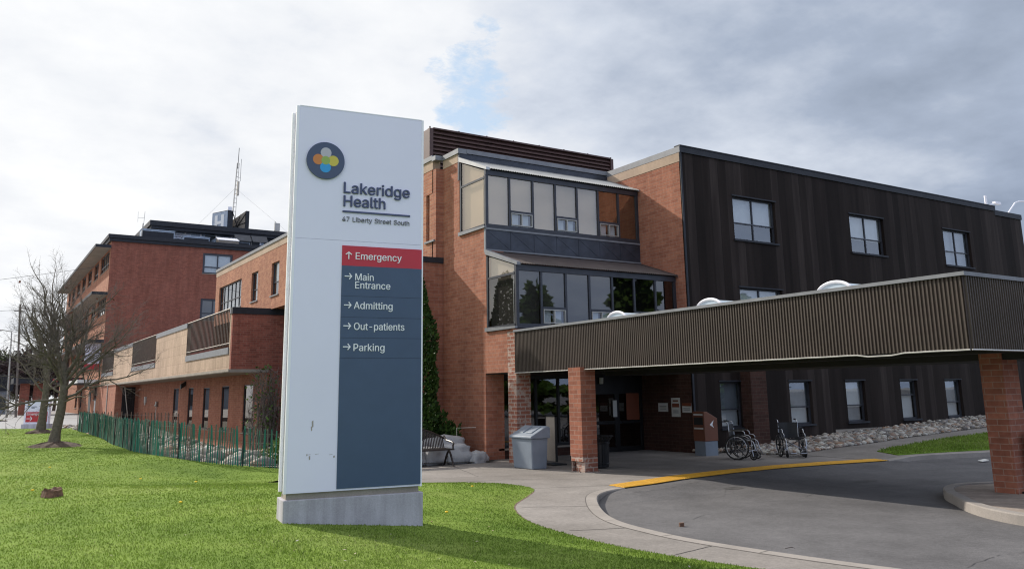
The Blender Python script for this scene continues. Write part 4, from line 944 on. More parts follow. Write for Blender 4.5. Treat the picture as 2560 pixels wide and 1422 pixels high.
for a in (0, 2.1, 4.2):
    q.tube([(27.25+.28*math.cos(a), 111.5+.28*math.sin(a), 22.95), (27.6+.16*math.cos(a), 111.5+.16*math.sin(a), zt)], .035, 5)
for k in range(16):
    z = 23.3+k*.6; s = .28-.12*(z-22.95)/10; xc = 27.25+.35*(z-22.95)/10
    p = [(xc+s*math.cos(a), 111.5+s*math.sin(a), z) for a in (0, 2.1, 4.2)]
    q.tube(p, .02, 4, closed=True); 
q.build('lattice', M['alu'], t)
MB().tube([(27.6, 111.5, 32.2), (27.66, 111.5, 35.1)], .04, 5).build('whip_aerial', M['blackmetal'], t)
MB().tube([(28.0, 111.5, 30.5), (28.02, 111.5, 33.6)], .035, 5).tube([(27.6, 111.5, 31), (28.0, 111.5, 31)], .025, 4).build('whip_aerial', M['alu'], t)
MB().box(27.6, 27.85, 111.2, 111.6, 28.5, 30.4).build('antenna_panel', M['pipe'], t)
MB().box(26.5, 27.0, 111.1, 111.6, 26.3, 26.8).build('antenna_panel', M['whitetrim'], t)
for p in ((33.5, 106.5, 22.9), (22, 113, 22.9)):
    MB().tube([(27.4, 111.5, 29.5), p], .012, 3).build('guy_wire', M['alu'], t)
t = thing('aerial', 'thin double whip aerial at the left edge of the tall block roof', 'aerial', (15.0, 103, 20.1))
MB().tube([(15.0, 103, 20.1), (15.1, 103, 22.0)], .07, 6).build('pole', M['alu'], t)
MB().tube([(15.15, 103, 22.0), (15.2, 103, 23.4)], .03, 4).tube([(14.5, 103, 22.6), (15.2, 103, 22.65)], .02, 4).tube([(14.5, 103, 22.1), (14.48, 103, 23.3)], .02, 4).build('whips', M['alu'], t)
t = thing('roof_antenna', 'small grey box antenna on a short post at the right end of the rooftop storey', 'antenna', (32, 107, 22.95))
MB().tube([(31.6, 107, 22.9), (31.6, 107, 24.5)], .05, 5).build('pole', M['blackmetal'], t)
MB().box(31.55, 32.2, 106.8, 107.1, 23.3, 24.3).build('box', M['alu'], t)
# street entrance canopies and banner on the sunlit side
t = thing('entry_canopy', 'flat dark canopy with red letters over the far street entrance', 'canopy', (8, 120, 0))
MB().box(4.2, XT-.01, 117.5, 126, 4.1, 4.75).build('canopy_roof', M['darkflash'], t)
for x, y in ((5.0, 118.3), (6.4, 118.3)):
    MB().box(x, x+1.0, y, y+1.0, 0, 4.1).build('brick_pier', M['brick_far'], t)
q = MB()
for k in range(9):
    x = 8.3+k*.36; q.lathe((0, 0, 0), [(0, 0)], 3) if False else q.box(x, x+.09, 117.40, 117.49, 4.25, 4.6); 
    if k % 2: q.box(x+.09, x+.22, 117.40, 117.49, 4.25, 4.33)
    else: q.box(x+.09, x+.22, 117.40, 117.49, 4.52, 4.6); q.box(x+.09, x+.2, 117.4, 117.49, 4.25, 4.32)
q.build('red_lettering', M['signred'], t)
t = thing('entry_canopy', 'small pale flat canopy over a side door of the tall block', 'canopy', (10.5, 105, 3.8))
MB().box(9.6, XT-.01, 102.5, 112, 3.85, 4.2).build('canopy_roof', M['paper'], t)
MB().box(9.7, XT-.02, 102.6, 111.9, 3.75, 3.85).build('canopy_soffit', M['soffit'], t)
MB().box(XT-.03, XT-.005, 109, 111.2, -.3, 3.0).build('door', M['room_dark'], tb)
t = thing('hanging_sign', 'tall white vertical banner sign reading Emergency with a red foot', 'sign', (10.5, 103, 5.3))
MB().box(10.15, XT-.1, 102.9, 103.05, 5.9, 8.1).build('white_panel', M['white'], t)
MB().box(10.15, XT-.1, 102.9, 103.05, 5.25, 5.9).build('red_panel', M['signred'], t)
BANNER = t
tag(MB().box(XT-.05, XT-.01, 104.2, 105.2, .55, 2.0).build('notice', M['paper']), 'narrow white sign on the sunlit wall beside the far side door', 'notice')

# grey house, porch pieces, poles and wires across the street
t = thing('grey_building', 'low grey building with dark windows across the far street', 'building', (3, 137, 0))
MB().box(-8, 4.6, 136, 145, .3, 3.4).build('wall', M['greybld'], t)
MB().box(-8.3, 4.9, 135.7, 145.3, 3.4, 5.6).build('roof', M['darkflash'], t)
for x in (2.2, -1.2): MB().box(x, x+1.9, 135.95, 136, .9, 2.6).build('window', M['room_dark'], t)
t = thing('light_pole', 'slim pale lamp pole beside the far street', 'lamp post', (3.2, 106, .3))
MB().tube([(3.45, 106, .3), (3.15, 106, 9.4)], [.12, .06], 8).build('pole', M['alu'], t)
MB().tube([(3.15, 106, 9.4), (2.2, 106.2, 9.6)], .05, 6).lathe((2.0, 106.2, 9.45), [(.001, 0), (.22, .02), (.2, .15), (.001, .2)], 10).build('lamp_head', M['alu'], t)
t = thing('utility_pole', 'dark wooden utility pole rising behind the bare trees', 'utility pole', (4.1, 106, .3))
MB().tube([(4.3, 106, .3), (3.7, 106, 12.4)], [.12, .09], 8).build('pole', M['twig'], t)
MB().box(3.2, 4.2, 105.95, 106.03, 11.6, 11.7).build('crossarm', M['twig'], t)
for a, b, lab in (((-30, 112, 12.2), (12.3, 101.5, 16.8), 'long overhead wire sagging to the tall brick block'), ((-30, 107, 12.0), (3.7, 106, 11.8), 'short overhead wire running left from the utility pole')):
    pts = [tuple(Vector(a).lerp(Vector(b), k/16) - Vector((0, 0, 1.2*math.sin(math.pi*k/16)))) for k in range(17)]
    tag(MB().tube(pts, .022, 4).build('overhead_wire', M['blackmetal']), lab, 'wire')
t = thing('kerbed_lawn_island', 'small grass island at the edge of the far street', 'verge', (0, 85, .34))
MB().prism([(-8, 78, .34), (2.9, 86, .34), (2.6, 92, .34), (-8, 100, .34)], (0, 0, .1)).build('kerb_slab', M['kerb'], t)
MB().prism([(-7.8, 78.4, .441), (2.6, 86.2, .441), (2.3, 91.7, .441), (-7.8, 99.4, .441)], (0, 0, .02)).build('turf', M['shrub'], t)
# street lamps seen over the dark wing
t = thing('street_lamp', 'white post with a side lamp peeking over the dark wing roof', 'street lamp', (78.7, 40.5, 0))
px = 78.7; MB().tube([(px, 40.5, .8), (px-.2, 40.5, 19.5)], [.15, .12], 8).build('pole', M['whitetrim'], t)
MB().tube([(px, 40.5, 18.6), (px+1.2, 40.5, 18.9)], .06, 5).box(px+1.2, px+2.2, 40.35, 40.65, 18.88, 19.1).build('lamp_head', M['whitetrim'], t)
MB().box(px-.12, px+.16, 40.35, 40.65, 17.95, 18.2).build('bracket_box', M['whitetrim'], t)
t = thing('street_lamp', 'white lamp post with a bent arm behind the far end of the dark wing', 'street lamp', (81.6, 40.5, 0))
px = 81.6; MB().tube([(px, 40.5, .8), (px, 40.5, 17.4), (px+.5, 40.5, 18.1), (px+2.2, 40.5, 19.4), (px+3, 40.5, 19.65), (px+7, 40.5, 20.0)], [.10, .08, .075, .07, .065, .06], 8).build('pole', M['whitetrim'], t)
MB().box(px+7, px+8.6, 40.2, 40.8, 19.85, 20.15).build('lamp_head', M['whitetrim'], t)

GL = '-453:337,244 337,188 114,188 114,244|4453:40,105 40,158 247,509 311,509 109,166 109,163 413,163 413,105/282,0 282,121 282,146 282,318 343,318 343,0|7453:97,0 323,448 323,452 62,452 62,509 391,509 391,449 165,0|A480:16,0 201,509 276,509 463,0 395,0 287,302 264,372 232,478 245,478 213,371 191,302 85,0/110,142 110,199 370,199 370,142|E419:60,0 60,509 372,509 372,452 125,452 125,286 355,286 355,229 125,229 125,57 375,57 375,0|H517:60,0 60,509 125,509 125,289 392,289 392,509 457,509 457,0 392,0 392,232 125,232 125,0|L393:60,0 60,509 125,509 125,57 361,57 361,0|M628:60,0 60,509 152,509 277,187 287,159 299,123 311,84 322,49 307,49 318,83 330,121 342,158 352,187 476,509 568,509 568,0 504,0 504,291 504,327 505,369 506,413 507,457 513,457 498,409 482,363 467,322 456,291 342,0 286,0 170,291 159,321 145,361 129,408 112,457 119,457 120,416 121,372 122,328 122,291 122,0|O533:267,-7 235,-5 205,1 177,11 150,25 126,42 105,63 86,88 70,115 57,146 48,179 42,215 40,254 42,293 48,329 57,362 70,393 86,421 105,445 126,466 150,484 177,498 205,508 235,514 267,516 299,514 329,508 357,498 384,484 408,466 429,445 448,421 464,393 477,362 486,329 491,293 493,254 491,215 486,179 477,146 464,115 448,88 429,63 408,42 384,25 357,11 329,1 299,-5/267,53 289,54 310,59 330,66 349,76 367,89 383,105 396,123 408,144 418,168 425,194 429,223 430,254 429,286 425,314 418,341 408,365 396,386 383,404 367,420 349,433 330,443 310,450 289,454 267,456 245,454 223,450 203,443 184,433 167,420 151,404 137,385 125,364 116,340 109,314 105,285 103,254 105,223 109,194 116,168 125,144 137,123 151,105 167,89 184,76 203,66 223,59 245,54|P445:60,0 60,509 235,509 263,507 289,503 312,497 332,487 350,476 366,462 379,447 390,430 398,411 404,391 407,370 409,348 407,325 404,304 398,284 390,265 379,248 366,233 350,219 332,207 312,198 289,191 263,187 235,186 109,186 109,242 233,242 252,243 269,246 284,250 297,256 308,264 318,272 327,282 333,294 344,348 333,402 326,413 318,423 308,431 297,439 284,444 268,449 251,451 232,452 125,452 125,0|S447:224,-9 197,-8 172,-4 149,1 128,9 108,19 91,31 76,45 64,60 54,77 46,96 41,115 38,137 104,137 107,123 110,110 116,98 123,88 132,79 142,71 154,64 166,59 224,49 286,60 299,66 311,74 321,82 329,92 336,102 341,114 345,126 346,139 345,151 342,161 338,171 332,179 296,205 245,222 184,239 154,249 128,260 105,274 86,289 71,307 60,326 54,348 52,372 53,393 58,413 65,431 75,448 87,463 102,476 119,488 138,498 158,506 180,511 203,514 227,516 252,514 275,511 296,505 316,498 334,488 351,476 365,463 377,449 387,433 394,415 399,397 401,378 337,378 334,396 326,412 316,426 302,437 286,447 267,453 247,457 225,459 167,448 156,442 145,435 136,427 129,418 123,409 118,398 116,387 115,376 116,363 119,352 124,342 131,334 169,308 212,293 264,279 312,264 359,238 395,198 401,185 405,171 407,155 408,139 407,118 403,99 396,81 386,64 374,48 360,34 343,21 323,11 302,2 278,-4 252,-8|a389:160,-9 142,-8 126,-5 110,-1 94,5 80,12 68,22 57,32 48,45 40,58 35,73 31,90 30,108 31,123 34,138 38,150 43,161 50,171 58,179 67,187 78,193 125,211 178,220 234,227 265,235 270,238 273,243 275,248 276,255 276,257 267,297 262,304 256,311 248,317 240,322 196,331 149,322 118,301 100,274 41,291 48,308 57,322 67,335 79,346 133,375 194,384 239,379 286,360 296,353 306,343 315,333 322,320 329,306 333,290 336,272 337,251 337,0 277,0 277,52 272,52 252,25 215,1/170,45 187,46 202,49 216,53 228,59 239,66 248,74 257,83 263,93 269,104 272,115 275,126 276,138 276,190 259,182 231,176 200,171 175,168 134,159 103,139 98,132 95,124 93,115 92,105 92,95 94,87 98,79 102,72 130,52|b424:229,-8 213,-7 198,-5 184,-1 172,4 138,31 118,59 112,59 112,0 53,0 53,509 114,509 114,319 118,319 137,346 171,373 183,378 197,381 212,384 229,384 252,383 274,378 294,371 313,361 330,347 345,332 359,313 370,293 379,270 385,245 389,218 390,189 389,160 385,133 379,108 370,84 359,64 346,45 330,29 313,16 294,5 274,-2 252,-7/220,47 237,48 253,51 267,57 279,66 291,76 301,88 309,101 316,117 328,189 316,261 309,276 301,290 291,301 280,311 267,319 253,325 237,329 220,330 203,329 188,325 174,320 161,312 150,302 140,291 132,278 125,263 113,189 125,115 132,100 140,86 150,75 162,65 174,57 188,51 204,48|c396:207,-8 182,-7 159,-2 137,6 117,16 98,30 82,46 68,64 56,85 46,108 40,133 36,159 34,187 36,216 40,243 46,268 56,291 68,312 82,330 98,346 117,360 137,371 159,378 182,383 207,384 260,377 305,356 340,322 362,277 303,262 290,289 270,311 242,325 207,330 189,329 173,325 158,319 145,310 134,300 124,287 115,274 108,258 96,187 108,117 115,102 124,89 134,76 145,66 158,57 173,51 189,48 207,46 243,52 271,66 292,89 304,117 363,102 341,56 306,21 261,-1|d424:195,-8 172,-7 151,-2 130,5 111,16 94,29 79,45 66,64 55,84 46,108 39,133 35,160 34,189 35,218 39,245 46,270 55,293 66,313 79,332 95,347 112,361 131,371 151,378 173,383 196,384 213,384 228,381 241,378 253,373 287,346 306,319 311,319 311,509 372,509 372,0 313,0 313,59 307,59 287,31 252,4 241,-1 227,-5 212,-7/205,47 221,48 236,51 250,57 263,65 274,75 284,86 293,100 299,115 312,189 300,263 293,278 284,291 275,302 263,312 251,320 237,325 221,329 205,330 187,329 172,325 157,319 145,311 133,301 124,290 115,276 108,261 96,189 109,117 115,101 124,88 134,76 145,66 158,57 172,51 188,48|e404:212,-8 185,-7 161,-2 138,6 117,16 98,30 82,46 68,64 56,85 46,108 40,132 35,159 34,187 35,215 39,242 46,267 55,290 67,311 81,329 97,346 115,359 135,370 157,378 180,383 205,384 266,374 319,341 331,329 341,315 350,299 357,282 371,194 371,169 75,169 75,221 338,221 310,202 298,269 291,282 283,294 273,305 263,314 250,321 237,326 222,329 205,330 189,329 173,326 159,321 146,313 135,304 125,294 116,282 109,270 103,256 99,241 97,226 96,211 96,178 97,157 100,139 104,122 110,106 118,92 128,80 139,70 151,61 165,55 179,50 195,47 212,46 254,53 285,73 306,105 365,91 360,77 353,63 345,51 335,39 283,4|g425:207,-151 134,-140 82,-110 51,-69 101,-41 122,-66 154,-88 207,-97 229,-96 249,-92 267,-85 282,-75 295,-62 304,-47 310,-28 311,-6 311,68 306,68 287,41 252,16 241,11 227,8 212,5 195,5 173,6 152,10 132,17 113,27 95,39 80,53 67,71 55,90 46,112 39,136 35,163 34,191 35,220 39,246 46,271 55,293 66,314 80,332 95,347 112,361 131,371 152,378 173,383 196,384 213,384 228,382 242,378 253,373 288,346 308,319 313,319 313,379 372,379 372,-9 371,-32 367,-54 360,-73 350,-90 338,-104 324,-117 308,-127 291,-136/205,59 222,60 237,63 251,68 264,75 275,84 285,95 293,107 300,121 312,193 300,264 293,278 285,291 275,303 264,312 251,320 237,325 222,329 205,330 188,329 172,325 158,320 145,312 134,302 124,290 115,277 109,262 96,193 109,123 116,108 124,96 134,85 145,76 158,68 172,63 188,60|h410:114,227 114,0 53,0 53,509 114,509 114,287 102,287 112,312 124,332 137,349 152,362 169,372 187,379 207,383 227,384 246,383 264,380 280,376 295,369 309,360 321,349 332,336 341,321 348,304 353,285 356,264 357,240 357,0 296,0 296,235 295,256 290,275 283,291 273,304 260,315 246,323 229,328 210,329 197,328 184,326 172,322 161,317 150,311 141,303 133,293 126,283 121,271 117,257 114,243|i167:53,0 53,379 114,379 114,0/84,443 75,444 67,446 60,449 54,455 48,461 44,468 42,475 41,483 42,491 44,499 48,506 54,512 60,517 67,521 75,523 84,524 92,523 100,521 107,517 114,512 119,506 123,499 126,491 126,483 126,475 123,468 119,461 114,455 107,449 100,446 92,444|k381:110,137 110,212 121,212 284,379 360,379 184,199 177,199/53,0 53,509 114,509 114,0/294,0 148,186 191,229 372,0|l189:139,-2 119,-1 101,3 86,10 74,20 65,33 58,47 54,65 53,84 53,509 114,509 114,99 120,62 124,58 130,54 137,53 146,52 160,53 170,54 181,3 162,-1|m610:53,0 53,379 112,379 112,295 108,295 132,346 172,376 219,386 239,385 257,380 273,372 287,361 299,347 309,331 316,314 321,295 312,295 317,308 322,321 329,332 337,343 381,375 437,386 453,385 468,383 483,378 497,372 510,364 522,354 532,342 541,328 548,313 553,296 556,276 557,255 557,0 496,0 496,254 494,273 490,289 483,302 473,313 460,321 447,326 433,329 419,330 406,330 395,328 384,324 374,320 365,314 358,307 351,299 345,290 335,247 335,0 274,0 274,260 273,275 269,288 262,301 253,311 242,320 229,326 215,329 199,330 158,320 148,314 140,307 132,299 126,289 121,278 117,266 114,253 114,238 114,0|n410:114,227 114,0 53,0 53,379 112,379 112,287 102,287 112,312 124,332 137,349 152,362 169,372 187,379 207,383 227,384 246,383 264,380 280,376 295,369 309,360 321,349 332,336 341,321 348,304 353,285 356,264 357,240 357,0 296,0 296,235 295,256 290,275 283,291 273,304 260,315 246,323 229,328 210,329 197,328 184,326 172,322 161,317 150,311 141,303 133,293 126,283 121,271 117,257 114,243|o415:207,-8 182,-7 159,-2 137,6 117,16 98,30 82,46 68,64 56,85 46,108 40,133 36,159 34,187 36,216 40,243 46,268 56,291 68,312 82,330 98,346 117,360 137,371 159,378 182,383 207,384 233,383 256,378 278,371 299,360 317,346 333,330 347,312 359,291 369,268 376,243 380,216 381,187 380,159 376,133 369,108 359,85 347,64 333,46 317,30 299,16 278,6 256,-2 233,-7/207,46 226,48 242,51 257,57 270,66 282,76 292,89 300,102 307,117 319,187 307,258 300,274 292,287 282,300 270,310 257,319 242,325 226,329 207,330 189,329 173,325 158,319 145,310 134,300 124,287 115,274 108,258 96,187 108,117 115,102 124,89 134,76 145,66 158,57 173,51 189,48|p424:53,-143 53,379 112,379 112,319 118,319 137,346 171,373 183,378 197,381 212,384 229,384 252,383 274,378 294,371 313,361 330,347 345,332 359,313 370,293 379,270 385,245 389,218 390,189 389,160 385,133 379,108 370,84 359,64 346,45 330,29 313,16 294,5 274,-2 252,-7 229,-8 213,-7 198,-5 184,-1 173,4 138,31 118,59 114,59 114,-143/220,47 237,48 253,51 267,57 279,66 291,76 301,88 309,101 316,117 328,189 316,261 309,276 301,290 291,301 280,311 267,319 253,325 237,329 220,330 203,329 188,325 174,320 161,312 150,302 140,291 132,278 125,263 113,189 125,115 132,100 140,86 150,75 162,65 174,57 188,51 204,48|r259:53,0 53,379 112,379 112,321 115,321 122,335 130,347 140,358 152,367 166,375 181,380 196,384 213,385 229,384 243,384 243,322 230,324 207,326 159,315 149,309 140,301 132,293 126,284 121,273 117,262 114,250 114,237 114,0|s365:182,-8 112,3 98,10 84,18 72,27 62,38 53,50 45,63 40,78 36,94 94,107 99,92 105,79 114,69 124,60 136,54 150,49 165,46 181,45 200,46 217,50 232,55 244,62 255,71 262,81 267,91 268,103 267,112 265,121 260,129 254,136 246,142 237,147 225,151 212,155 149,170 125,177 104,186 87,196 72,208 61,222 53,237 48,255 47,274 48,290 51,305 57,319 65,332 75,343 87,354 100,363 115,370 131,377 149,381 167,384 187,384 254,372 267,366 279,358 290,349 299,339 324,290 268,277 264,288 258,298 251,307 243,316 232,323 219,328 205,331 187,333 171,332 156,329 143,324 131,317 121,308 114,299 110,289 109,277 110,267 112,258 117,250 124,243 172,223 229,209 254,202 275,194 292,183 306,171 317,158 325,142 330,125 331,107 330,90 326,75 321,61 312,47 302,35 290,24 276,15 260,6 242,0 223,-5 203,-7|t227:204,379 204,327 6,327 6,379/65,471 126,471 126,98 127,86 128,76 132,68 136,61 142,56 150,53 159,51 170,50 185,51 202,54 213,2 192,-3 168,-4 145,-3 125,2 107,10 92,21 80,35 72,52 67,71 65,93|u410:182,-5 164,-4 146,-1 130,4 115,11 101,20 89,31 78,44 69,59 62,76 57,95 54,116 53,139 53,379 114,379 114,144 115,123 119,105 127,89 137,75 150,64 164,56 181,52 200,50 213,51 226,53 238,57 249,62 259,69 268,77 276,86 283,97 289,109 293,122 295,137 296,153 296,379 357,379 357,0 298,0 298,92 307,92 297,67 286,47 272,30 257,17 240,7 222,0 203,-4|y389:47,-139 61,-86 71,-87 104,-89 111,-87 118,-84 124,-80 130,-74 151,-36 163,-1 17,379 84,379 165,155 187,87 206,21 184,21 202,87 224,155 305,379 371,379 204,-58 177,-107 139,-136 91,-145 65,-143'

# ------------------------------------------------------------------ lettering (outlines of a plain grotesque)
GLY = {}
for item in GL.split('|'):
    head, body = item[0], item[1:]; adv, cs = body.split(':', 1)
    GLY[head] = (int(adv), [[tuple(map(int, p.split(','))) for p in c.split(' ')] for c in cs.split('/')])
def text_mesh(s, width, cap, depth, bold=0.0):
    """extruded lettering: lower left at origin, x along the line, y up"""
    nat = 0; groups = [[], []]
    for i, ch in enumerate(s):
        if ch == ' ': nat += 230; continue
        adv, cs = GLY[ch]
        for k, c in enumerate(cs):
            lay = 1 if (ch in 'tk' and k > 0) else 0
            if ch == 'k' and k == 2: lay = 1
            groups[lay].append([(x+nat, y) for x, y in c])
        nat += adv
    nat -= 60; sx, sy = width/nat, cap/509
    vs, fs = [], []
    for lay, cs in enumerate(groups):
        if not cs: continue
        cu = bpy.data.curves.new('outline', 'CURVE'); cu.dimensions = '2D'; cu.fill_mode = 'BOTH'; cu.extrude = depth/2; cu.offset = 0
        for c in cs:
            sp = cu.splines.new('POLY'); sp.points.add(len(c)-1); sp.use_cyclic_u = True
            for p, (x, y) in zip(sp.points, c): p.co = ((x-60)*sx, y*sy, 0, 1)
        o = bpy.data.objects.new('outline', cu); COL.objects.link(o); bpy.context.view_layer.update()
        ev = o.evaluated_get(bpy.context.evaluated_depsgraph_get()); me = ev.to_mesh()
        n = len(vs); vs += [(v.co.x, v.co.y, v.co.z + .0007*lay) for v in me.vertices]; fs += [tuple(i+n for i in p.vertices) for p in me.polygons]
        ev.to_mesh_clear(); bpy.data.objects.remove(o); bpy.data.curves.remove(cu)
    if bold:      # heavier weight: the same outlines struck again, slightly shifted
        v0, f0 = list(vs), list(fs)
        for k, (dx, dy) in enumerate(((-1, 0), (1, 0), (0, .6), (0, -.6), (-.7, .5), (.7, -.5), (.7, .5), (-.7, -.5))):
            n = len(vs); vs += [(x+dx*bold, y+dy*bold, z-.0004*(k+1)) for x, y, z in v0]; fs += [tuple(i+n for i in f) for f in f0]
    return vs, fs
def text_part(name, s, O, U, NR, width, cap, depth, mat, parent, bold=0, up=(0, 0, 1)):
    vs, fs = text_mesh(s, width, cap, depth, bold); O, U, NR, W = Vector(O), Vector(U), Vector(NR), Vector(up)
    return MB().add([O + U*x + W*y + NR*(z+depth/2) for x, y, z in vs], fs).build(name, mat, parent)
def arrow_mb(c, U, W, NR, size, th, dep, rot=0):
    """open arrow: shaft and two barbs, pointing along +U turned by rot"""
    c, U, W, NR = Vector(c), Vector(U), Vector(W), Vector(NR); a = U*math.cos(rot)+W*math.sin(rot); b = -U*math.sin(rot)+W*math.cos(rot)
    P = lambda x, y: c + a*x*size + b*y*size
    t = th/size
    pts = [(-.5, -t/2), (.5-t*1.5, -t/2), (.12-t*.35, -.40+t*.35), (.12+t*.35, -.40-t*.35), (.52, 0), (.12+t*.35, .40+t*.35), (.12-t*.35, .40-t*.35), (.5-t*1.5, t/2), (-.5, t/2)]
    return MB().prism([P(*p) for p in pts], NR*dep)

# ------------------------------------------------------------------ pylon sign
th = R(-8); A0 = Vector((3.77, 11.87, 0)); U = Vector((math.cos(th), math.sin(th), 0)); NR = Vector((U.y, -U.x, 0)); BK = -NR; ZZ = Vector((0, 0, 1))
def SP(u, z, n=0): return A0 + U*u + ZZ*z + NR*n
sg = thing('pylon_sign', 'tall white hospital pylon sign with blue direction panel on a concrete plinth', 'sign', tuple(A0))
mb = MB(); mb.obox(SP(0.0, -.2, .015), U*2.02, BK*.52, ZZ*.89); mb.build('plinth', M['plinth'], sg, bevel=.012)
mb = MB(); mb.obox(SP(.04, .69, -.03), U*1.92, BK*.36, ZZ*.09); mb.build('base_recess', M['found'], sg)
SW, ST, SB, SDp = 1.995, 6.40, .775, .42
mb = MB(); mb.obox(SP(.045, SB, -.004), U*(SW-.07), BK*(SDp-.008), ZZ*(ST-SB-.004)); mb.build('cabinet', M['signside'], sg)
mb = MB(); mb.obox(SP(.035, SB+.002, 0.008), U*(SW-.035), BK*.012, ZZ*(4.372-SB-.002)); mb.obox(SP(.035, 4.376, 0.008), U*(SW-.035), BK*.012, ZZ*(ST-4.376)); mb.build('face_panel', M['white'], sg)
for n0, nm in ((.014, 'corner_trim'), (-SDp+.05, 'corner_trim')):
    MB().obox(SP(-.004, SB-.004, n0), U*.042, BK*.055, ZZ*(ST-SB+.008)).build(nm, M['whitetrim'], sg, bevel=.006)
MB().obox(SP(SW-.028, SB-.004, .014), U*.032, BK*SDp, ZZ*(ST-SB+.008)).build('corner_trim', M['whitetrim'], sg)
MB().obox(SP(.04, ST+.001, .012), U*(SW-.07), BK*SDp, ZZ*.012).build('top_cap', M['whitetrim'], sg)
mb = MB(); mb.obox(SP(.732, .803, .018), U*1.245, BK*.009, ZZ*(3.997-.803)); bl = mb.build('direction_panel', M['signblue'], sg)
MB().obox(SP(.732, 3.9975, .018), U*1.245, BK*.009, ZZ*(4.300-3.9975)).build('emergency_panel', M['signred'], sg)
mb = MB()
for z in (3.54, 3.228, 2.925, 2.63): mb.obox(SP(.732, z, .0187), U*1.245, BK*.004, ZZ*.007)
mb.build('panel_seam', plain('dark_blue_seam', (.02, .035, .07)), sg)
def disc(u, z, r, n0, dep, n=48, clip=None):
    pts = [(u+r*math.cos(2*math.pi*k/n), z+r*math.sin(2*math.pi*k/n)) for k in range(n)]
    return MB().prism([SP(a, b, n0) for a, b in pts], NR*dep)
lg = disc(.4455, 5.577, .286, .010, .03).build('emblem', M['letterblue'], sg)
lg.data.materials[0] = plain('emblem_blue', (.062, .085, .155), .4, 0, .02)
for (u, z, m, o) in ((.446, 5.697, 'logo_grey', .001), (.334, 5.585, 'logo_orange', .0015), (.558, 5.58, 'logo_yellow', .002), (.442, 5.470, 'logo_blue', .0025), (.443, 5.578, 'logo_green', .0032)):
    disc(u, z, .0815 if m != 'logo_green' else .066, .0402, o, 32).build('emblem_circle', M[m], lg)
wl_ = M['letter']
text_part('lettering', 'Lakeridge', SP(.735, 5.107, .010), U, NR, 1.045, .165, .022, M['letterblue'], sg, .004)
text_part('lettering', 'Health', SP(.737, 4.901, .010), U, NR, .66, .165, .022, M['letterblue'], sg, .004)
MB().obox(SP(.722, 4.807, .028), U*1.058, BK*.016, ZZ*.026).build('underline', M['letterblue'], sg)
text_part('lettering', '47 Liberty Street South', SP(.724, 4.669, .010), U, NR, 1.055, .072, .012, M['lettergrey'], sg)
for s, u, z, wd in (('Emergency', .937, 4.099, .718), ('Main', .937, 3.782, .29), ('Entrance', .939, 3.660, .545), ('Admitting', .934, 3.356, .593), ('Out-patients', .937, 3.047, .775), ('Parking', .933, 2.738, .478)):
    text_part('lettering', s, SP(u, z, .019), U, NR, wd, .103, .008, wl_, sg, .0013)
arrow_mb(SP(.832, 4.152, .019), U, ZZ, NR, .112, .015, .008, math.pi/2).build('arrow', wl_, sg)
for z in (3.838, 3.409, 3.102, 2.797): arrow_mb(SP(.832, z, .019), U, ZZ, NR, .112, .015, .008).build('arrow', wl_, sg)
for u, z, w_, h_ in ((.362, 1.66, .022, .10), (.352, 1.61, .016, .07), (.335, 1.215, .018, .06), (.30, 1.27, .012, .03), (.31, 1.285, .05, .006), (.42, 1.29, .06, .006), (.68, 1.23, .02, .035), (.62, 1.275, .05, .006)):
    MB().prism([SP(u, z, .0085), SP(u+w_, z+.01, .0085), SP(u+w_*.9, z+h_, .0085), SP(u-.004, z+h_*.85, .0085)], NR*.0015).build('paint_chip', M['rust'], sg)
mb = MB()
for z in (1.2, 2.4, 3.6, 4.8, 6.0): mb.obox(SP(-.0048, z, -.02), U*.004, BK*.012, ZZ*.012)
mb.build('rivet', M['lettergrey'], sg)

# small directional sign by the far drive
t = thing('direction_sign', 'small white sign with red Emergency arrow panel beyond the bare trees', 'sign', (3.65, 61.9, .4))
fd = Vector((-.53, -.83, 0)).normalized(); su = Vector((.84, -.54, 0)).normalized()
O = Vector((2.98, 62.3, .3))
MB().obox(O - su*.1 + fd*.06, su*1.75, -fd*.45, (0, 0, .33)).build('plinth', M['plinth'], t)
MB().obox(O + Vector((0, 0, .33)), su*1.55, -fd*.25, (0, 0, 1.42)).build('cabinet', M['white'], t)
MB().obox(O + su*.12 + Vector((0, 0, .45)), su*1.36, fd*.012, (0, 0, .62)).build('red_panel', M['signred'], t)
e_ = [O + su*.26 + Vector((0, 0, 1.5)) + su*.09*math.cos(a) + Vector((0, 0, .09*math.sin(a))) for a in np.linspace(0, 6.283, 25)[:-1]]
em = MB().prism(e_, fd*.012).build('emblem', M['signblue'], t)
for dx, dz, m in ((0, .04, 'logo_grey'), (-.04, 0, 'logo_orange'), (.04, 0, 'logo_yellow'), (0, -.04, 'logo_blue')):
    MB().prism([O + su*(.26+dx) + Vector((0, 0, 1.5+dz)) + su*.03*math.cos(a) + Vector((0, 0, .03*math.sin(a))) + fd*.0125 for a in np.linspace(0, 6.283, 13)[:-1]], fd*.003).build('emblem_circle', M[m], em)
text_part('lettering', 'Emergency', O + su*.17 + Vector((0, 0, .87)) + fd*.013, su, fd, 1.2, .15, .01, M['letter'], t, .002)
text_part('lettering', 'Lakeridge', O + su*.42 + Vector((0, 0, 1.37)) + fd*.001, su, fd, .36, .05, .01, M['letterblue'], t, .001)
text_part('lettering', 'Health', O + su*.42 + Vector((0, 0, 1.30)) + fd*.001, su, fd, .22, .05, .01, M['letterblue'], t, .001)
arrow_mb(O + su*.36 + Vector((0, 0, .66)) + fd*.013, su, ZZ, fd, .36, .035, .01).build('arrow', M['letter'], t)
